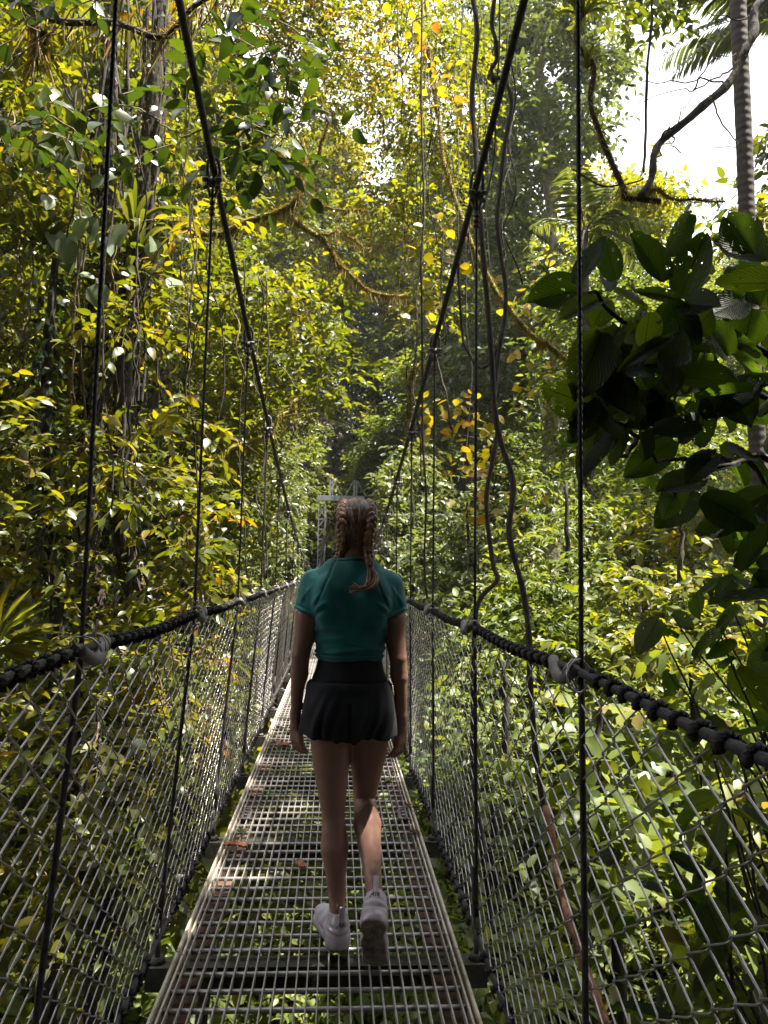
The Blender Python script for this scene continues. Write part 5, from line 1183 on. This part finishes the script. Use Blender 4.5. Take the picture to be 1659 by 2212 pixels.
# climber with large pale leaves at the upper left
g = np.random.default_rng(66); root = thing('climber', 'climber with large pale heart shaped leaves on the left trunks', 'climber', tuple(P(150, 520, 7.0))); lv = Leaves(); n = 34
vx = np.where(g.random(n) < .6, g.normal(150, 45, n), g.normal(200, 90, n)); vy = np.where(g.random(n) < .5, g.normal(500, 60, n), g.uniform(150, 620, n))
pos = np.array([P(a, b_, Y) for a, b_, Y in zip(vx, vy, g.uniform(6.4, 7.6, n))]); lv.add('round', pos, g.normal(size=(n, 3))*.5+[0, 0, -1.0], g.normal(size=(n, 3))*.5+[.2, -.8, .5], g.uniform(.14, .26, n), 1.0)
lv.build('foliage', leaf_mat('leaf_pale', (.10, .13, .075), (.16, .20, .12), (.22, .26, .17), .25, (1.3, 1.4, .6), .25), root, origin=tuple(root.location))
b = MB(); b.tube(wobble(smooth_path([P(140, 900, 7.3), P(170, 620, 7.1), P(150, 420, 7.0), P(190, 150, 7.2)], 8), .05, 3), .008, 5); b.build('stem', M['twig'], root, origin=tuple(root.location))

# -- palms -------------------------------------------------------------------
pb = MB(); tp_ = [P(x, y, 8.6) for x, y in [(1650, 1800), (1648, 1300), (1640, 1050), (1622, 700), (1612, 420), (1603, 200), (1594, 0), (1585, -300), (1680, -900), (2600, -2400)]]
tp_ = smooth_path([ground_pt(P(1650, 1800, 8.6)[0], 8.6)]+tp_[1:-2]+[np.array([5.3, 7.2, 14.0]), np.array([6.3, 4.2, 18.0])], 14)
ring = np.arange(len(tp_)); pr = .092*(1+.05*(ring % 3 == 0)); root = thing('palm_tree', 'tall palm with a ringed grey brown trunk standing at the right edge', 'palm', tuple(tp_[0])); pb.tube(tp_, pr, 12)
m, t, bs = M['palm_bark'], M['palm_bark'].node_tree, M['palm_bark'].node_tree.nodes['Principled BSDF']
wv = N(t, 'ShaderNodeTexWave', Scale=3.2, Distortion=2.5, Detail=2.0); wv.bands_direction = 'Z'; co = N(t, 'ShaderNodeTexCoord'); t.links.new(co.outputs['Object'], wv.inputs['Vector'])
bp = N(t, 'ShaderNodeBump', Strength=.35, Distance=.012); t.links.new(wv.outputs['Fac'], bp.inputs['Height']); t.links.new(bp.outputs[0], bs.inputs['Normal'])
pb.build('trunk', M['palm_bark'], root, origin=tp_[0])
def frond(lv, b, c, d, Lf, g, droop=.7, lw=.34, up_=.35):
    t_ = np.linspace(0, 1, 34); d = nrm(np.array(d, float)); sp = c+d*(Lf*t_)[:, None]+np.array([0, 0, 1.0])*(Lf*(up_*t_-droop*t_**2))[:, None]
    tg = nrm(np.gradient(sp, axis=0)); sd = nrm(np.cross(tg, [0, 0, 1.0])); w_ = Lf*lw*np.sin(np.pi*np.clip(t_*.8+.2, 0, 1))**.6; b.tube(sp, np.linspace(.014, .004, 34), 5)
    for q in (-1, 1): lv.add('lance', sp[3:], (sd*q+tg*.55+np.array([0, 0, -.35]))[3:]+.06*g.normal(size=(31, 3)), np.cross(sd, tg)[3:]+.1*g.normal(size=(31, 3)), w_[3:], .62, np.clip(g.normal(.5, .1, 31), 0, 1))
g = np.random.default_rng(9); lv = Leaves(); b = MB(); top = tp_[-1]
for a in np.linspace(0, 6.28, 12): frond(lv, b, top, (math.cos(a), math.sin(a), .3), 2.0, g)
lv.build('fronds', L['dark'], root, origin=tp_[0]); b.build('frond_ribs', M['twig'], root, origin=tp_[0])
def palm(label, vx, vy, Y, fr, seed, mat, Lf):
    g = np.random.default_rng(seed); c = P(vx, vy, Y); root = thing('palm_tree', label, 'palm', tuple(ground_pt(c[0], Y))); o = np.array(root.location); lv = Leaves(); b = MB()
    t_ = smooth_path([o, (o+c)/2+[.1, 0, 0], c], 6); tb = MB(); tb.tube(t_, np.linspace(.10, .07, len(t_)), 9); tb.build('trunk', M['palm_bark'], root, origin=o)
    for d in fr: frond(lv, b, c, d, Lf*g.uniform(.85, 1.1), g, .6)
    lv.build('fronds', L[mat], root, origin=o); b.build('frond_ribs', M['twig'], root, origin=o)
palm('palm with grey green fronds arching toward the V shaped branch', 1262, 500, 13.5, [(1, -.2, .25), (1, .5, 0), (.6, -.8, .5), (-.5, .6, .5), (.2, .3, 1.3), (-.4, -.7, .8), (.9, .1, .7)], 61, 'grey', 1.5)
palm('palm with pale drooping fronds in the upper right, beside the ringed trunk', 1700, 40, 13, [(-1, -.2, .3), (-1, .3, .0), (-.9, -.6, .1), (-.8, .1, .7), (-.4, -.8, .3), (.4, .4, .5), (.5, -.6, .3), (-1, .0, -.3)], 62, 'grey', 2.3)
def fan(label, vx, vy, Y, R_, seed):
    g = np.random.default_rng(seed); c = P(vx, vy, Y); root = thing('fan_palm', label, 'palm', tuple(c)); lv = Leaves()
    for hub, sc in ((np.zeros(3), 1), (np.array([-.35, .1, -.35]), .9), (np.array([.1, .2, -.65]), .8)):
        a = np.linspace(-1.9, 1.9, 22); d = np.stack([np.sin(a), -.25+0*a, np.cos(a)*.8-.1], 1); lv.add('lance', np.repeat(hub[None], 22, 0), d+.04*g.normal(size=(22, 3)), np.array([0, -.5, .8])+.1*g.normal(size=(22, 3)), R_*sc, .75)
    lv.build('fronds', L['bright'], root)
    b = MB(); 
    for hub in (np.zeros(3), np.array([-.35, .1, -.35]), np.array([.1, .2, -.65])): b.tube(smooth_path([hub, hub*.5+[0, .15, -.5], [0, .1, -1.6], [0, .1, float(gz(c[0], c[1]))-c[2]-.2]], 5), .012, 5)
    b.build('stem', M['twig'], root)
fan('sunlit fan palm at the left margin behind the hand cable', -10, 1400, 6.0, .55, 71)

# -- the dark broad-leaved plant on the right --------------------------------
class BigLeaves:
    def __init__(s): s.V = []; s.F = []; s.R = []; s.L = []; s.n = 0
    def add(s, base, tip, width, face, rnd, g, curl=.12):
        base = np.asarray(base, float); tip = np.asarray(tip, float); y = tip-base; Ln = np.linalg.norm(y); y /= Ln
        z = np.asarray(face, float); z = z-y*(z@y); z /= np.linalg.norm(z); x = np.cross(y, z); nx_, ny_ = 9, 15
        u, v = np.meshgrid(np.linspace(-1, 1, nx_), np.linspace(0, 1, ny_)); wd = width/2*np.sin(np.pi*np.clip(v*.93+.05, 0, 1)**.88)**.72
        h = .16*width*np.abs(u)**1.3+.012*Ln*np.sin(v*13*3.14-np.abs(u)*5)*np.abs(u)-curl*Ln*v**2+.02*Ln*np.sin(u*4+g.uniform(0, 6))
        Vv = base+x*(u*wd)[..., None]+y*(v*Ln)[..., None]+z*h[..., None]
        i = (np.arange(ny_-1)[:, None]*nx_+np.arange(nx_-1)[None]).ravel(); s.F.append(np.stack([i, i+1, i+1+nx_, i+nx_], 1)+s.n)
        s.V.append(Vv.reshape(-1, 3)); s.n += nx_*ny_; s.R.append(np.full(nx_*ny_, rnd)); s.L.append(np.stack([u, v, 0*u], -1).reshape(-1, 3))
    def build(s, name, mat, parent, origin):
        return make_mesh(name, np.concatenate(s.V), [np.concatenate(s.F)], mat, parent, {'rnd': np.concatenate(s.R), 'luv': np.concatenate(s.L)}, True, origin)
def z6(x, y): return (x/2.939+1094.5, y/2.939+460.8)
g = np.random.default_rng(77); cam_dir = lambda p: nrm(CAM-p)
manual = [(465, 490, 160, 540, 250), (460, 440, 610, 150, 190), (645, 490, 640, 330, 110), (690, 410, 620, 160, 150), (990, 420, 820, 130, 210), (1000, 230, 1200, 10, 200), (1110, 520, 1250, 130, 220), (1640, 300, 1330, 150, 330), (1560, 240, 1400, 20, 240),
          (600, 540, 330, 650, 150), (640, 560, 540, 720, 170), (1090, 550, 850, 480, 90), (690, 500, 890, 590, 130), (600, 780, 450, 1150, 270), (1030, 800, 730, 960, 110), (490, 1200, 255, 1120, 230), (720, 1030, 520, 1260, 210), (590, 1350, 470, 1680, 150),
          (740, 1380, 660, 1590, 110), (750, 1370, 630, 1500, 170), (850, 1340, 900, 1540, 140), (830, 1120, 890, 1270, 170), (1000, 1210, 940, 1350, 180), (1250, 1180, 1240, 1470, 260), (1000, 900, 1000, 1170, 260), (1250, 900, 1130, 1130, 260), (1100, 600, 960, 760, 190),
          (1230, 720, 1350, 500, 180), (1500, 560, 1330, 620, 200), (1450, 350, 1600, 560, 240), (1300, 620, 1180, 760, 200), (1400, 900, 1300, 700, 220), (1420, 1130, 1540, 1330, 220), (1330, 1530, 1150, 1600, 120), (1300, 1560, 1150, 1690, 150), (1560, 620, 1500, 860, 230), (820, 720, 620, 960, 220), (900, 640, 880, 880, 180)]
pr_ = thing('broadleaf_plant', 'dark broad leaved plant with insect holes in its big leaves, right of the nearest hanger', 'plant', tuple(ground_pt(3.6, 3.4))); o = np.array(pr_.location)
bl_ = BigLeaves()
for k, (x0, y0, x1, y1, w_) in enumerate(manual):
    Y = 2.75+.35*g.random()+(.25 if y0 < 600 else 0); a = P(*z6(x0, y0), Y); dY = g.uniform(-.14, .10); bq = P(*z6(x1, y1), Y+dY)
    f_ = nrm(cam_dir(a)*.8+np.array([0, 0, .5])+.35*g.normal(size=3)); mid_ = (a+bq)/2; a, bq = mid_+(a-mid_)*1.12, mid_+(bq-mid_)*1.12; bl_.add(a, bq, 1.15*w_/2.939/1661*Y, f_, g.uniform(.1, .9), g)
for k in range(70):
    vx = g.uniform(1430, 1760) if k < 46 else g.uniform(1560, 1800); vy = g.uniform(560, 1180) if k < 46 else g.uniform(950, 1500); Y = g.uniform(2.7, 3.7); a = P(vx, vy, Y); ang = g.uniform(0, 6.28); Ln = g.uniform(.17, .30)
    d = rt*math.cos(ang)+up*math.sin(ang)*.8-np.array([0, 0, .4])+.4*g.normal(size=3); bq = a+nrm(d)*Ln; bl_.add(a, bq, Ln*g.uniform(.55, .7), nrm(np.array([0, -.3, .8])+.5*g.normal(size=3)), g.uniform(.05, .8), g)
for k in range(40):
    vx = g.uniform(1265, 1520); vy = g.uniform(640, 985); Y = g.uniform(2.75, 3.4); a = P(vx, vy, Y); Ln = g.uniform(.16, .28); ang = g.uniform(0, 6.28)
    d = rt*math.cos(ang)+up*math.sin(ang)*.8-np.array([0, 0, .55])+.4*g.normal(size=3); bl_.add(a, a+nrm(d)*Ln, Ln*g.uniform(.55, .72), nrm(np.array([0, -.5, .7])+.5*g.normal(size=3)), g.uniform(.05, .7), g)
bl_.build('foliage', L['big'], pr_, o)
stems = [[(1760, 980), (1690, 880), (1560, 820), (1440, 760), (1340, 690), (1290, 635), (1270, 630)], [(1760, 960), (1680, 800), (1560, 700), (1500, 650), (1460, 600)], [(1760, 960), (1690, 830), (1600, 870), (1480, 925), (1390, 940), (1340, 925), (1300, 910)], [(1480, 925), (1390, 930), (1350, 990), (1300, 960)], [(1760, 1200), (1660, 1000), (1600, 1000), (1480, 1000), (1380, 980)], [(1440, 760), (1420, 700), (1460, 640)], [(1760, 1250), (1640, 1020), (1560, 990), (1530, 1000)]]
b = MB()
for k, pts in enumerate(stems):
    q = wobble(smooth_path([P(x, y, 3.35-.07*i) for i, (x, y) in enumerate(pts)], 6), .012, k); b.tube(q, np.linspace(.017, .006, len(q)), 7)
for k in range(3):
    q = smooth_path([o+[.1*k, .05*k, 0], P(1900+40*k, 1700, 3.5), P(1790, 1250, 3.4), P(1760, 960+20*k, 3.35)], 6); b.tube(wobble(q, .02, k+20), np.linspace(.032, .018, len(q)), 8)
b.build('stem', M['bark'], pr_, origin=o)
# dark plants outside the right mesh
pr2 = thing('broadleaf_plant', 'shaded low plant with smaller leaves pressing against the nearest right mesh', 'plant', tuple(ground_pt(2.2, 2.6))); o = np.array(pr2.location); bl_ = BigLeaves(); b = MB()
for k in range(96):
    vx = g.uniform(1290, 1800); vy = g.uniform(1560, 2320); Y = g.uniform(1.9, 3.6); a = P(vx, vy, Y)
    if a[0] < .95 or (vx < 1500 and vy < 1750) or (vx < 1420 and g.random() < .55): continue
    ang = g.uniform(0, 6.28); Ln = g.uniform(.10, .20); d = np.array([math.cos(ang), math.sin(ang), -.5+.4*g.normal()]); bl_.add(a, a+nrm(d)*Ln, Ln*g.uniform(.45, .65), nrm(np.array([0, -.2, .9])+.5*g.normal(size=3)), g.uniform(.2, 1), g)
    if k % 2: b.tube(smooth_path([a, a*.6+(o+[g.normal()*.3, g.normal()*.3, 1.6])*.4+[0, 0, .1], o+[g.normal()*.1, g.normal()*.1, 0]], 5), np.linspace(.004, .012, 11), 5)
bl_.build('foliage', L['big'], pr2, o); b.build('stem', M['bark'], pr2, origin=o)
pr3 = thing('broadleaf_plant', 'leafy dark plant between the broad leaved one and the right hand cable', 'plant', tuple(ground_pt(3.4, 4.4))); o = np.array(pr3.location); bl_ = BigLeaves(); b = MB()
for k in range(60):
    vx = g.uniform(1400, 1800); vy = g.uniform(1210, 1600); Y = g.uniform(3.2, 4.4); a = P(vx, vy, Y)
    if vx < 1500 and g.random() < .5: continue
    ang = g.uniform(0, 6.28); Ln = g.uniform(.14, .26); d = np.array([math.cos(ang), math.sin(ang), -.6+.4*g.normal()]); bl_.add(a, a+nrm(d)*Ln, Ln*g.uniform(.5, .66), nrm(np.array([0, -.2, .9])+.5*g.normal(size=3)), g.uniform(.2, 1), g)
    if k % 2: b.tube(smooth_path([a, a*.6+(o+[g.normal()*.3, g.normal()*.3, 2.2])*.4+[0, 0, .1], o+[g.normal()*.1, g.normal()*.1, 0]], 5), np.linspace(.004, .012, 11), 5)
bl_.build('foliage', L['big'], pr3, o); b.build('stem', M['bark'], pr3, origin=o)
# -- damp forest air ---------------------------------------------------------
hb = MB(); hb.box((0, 40, 12), (150, 132, 70)); hz = hb.build('haze', None, None, False)
hm_ = bpy.data.materials.new('haze'); hm_.use_nodes = True; t = hm_.node_tree; t.nodes.remove(t.nodes['Principled BSDF'])
pv = t.nodes.new('ShaderNodeVolumePrincipled'); pv.inputs['Color'].default_value = (.86, .90, .92, 1); pv.inputs['Density'].default_value = .0005
pv.inputs['Anisotropy'].default_value = .3
t.links.new(pv.outputs[0], t.nodes['Material Output'].inputs['Volume']); hz.data.materials.append(hm_); tag(hz, kind='stuff')
print('objects', len(bpy.data.objects), 'faces', sum(len(o.data.polygons) for o in bpy.data.objects if o.type == 'MESH'))
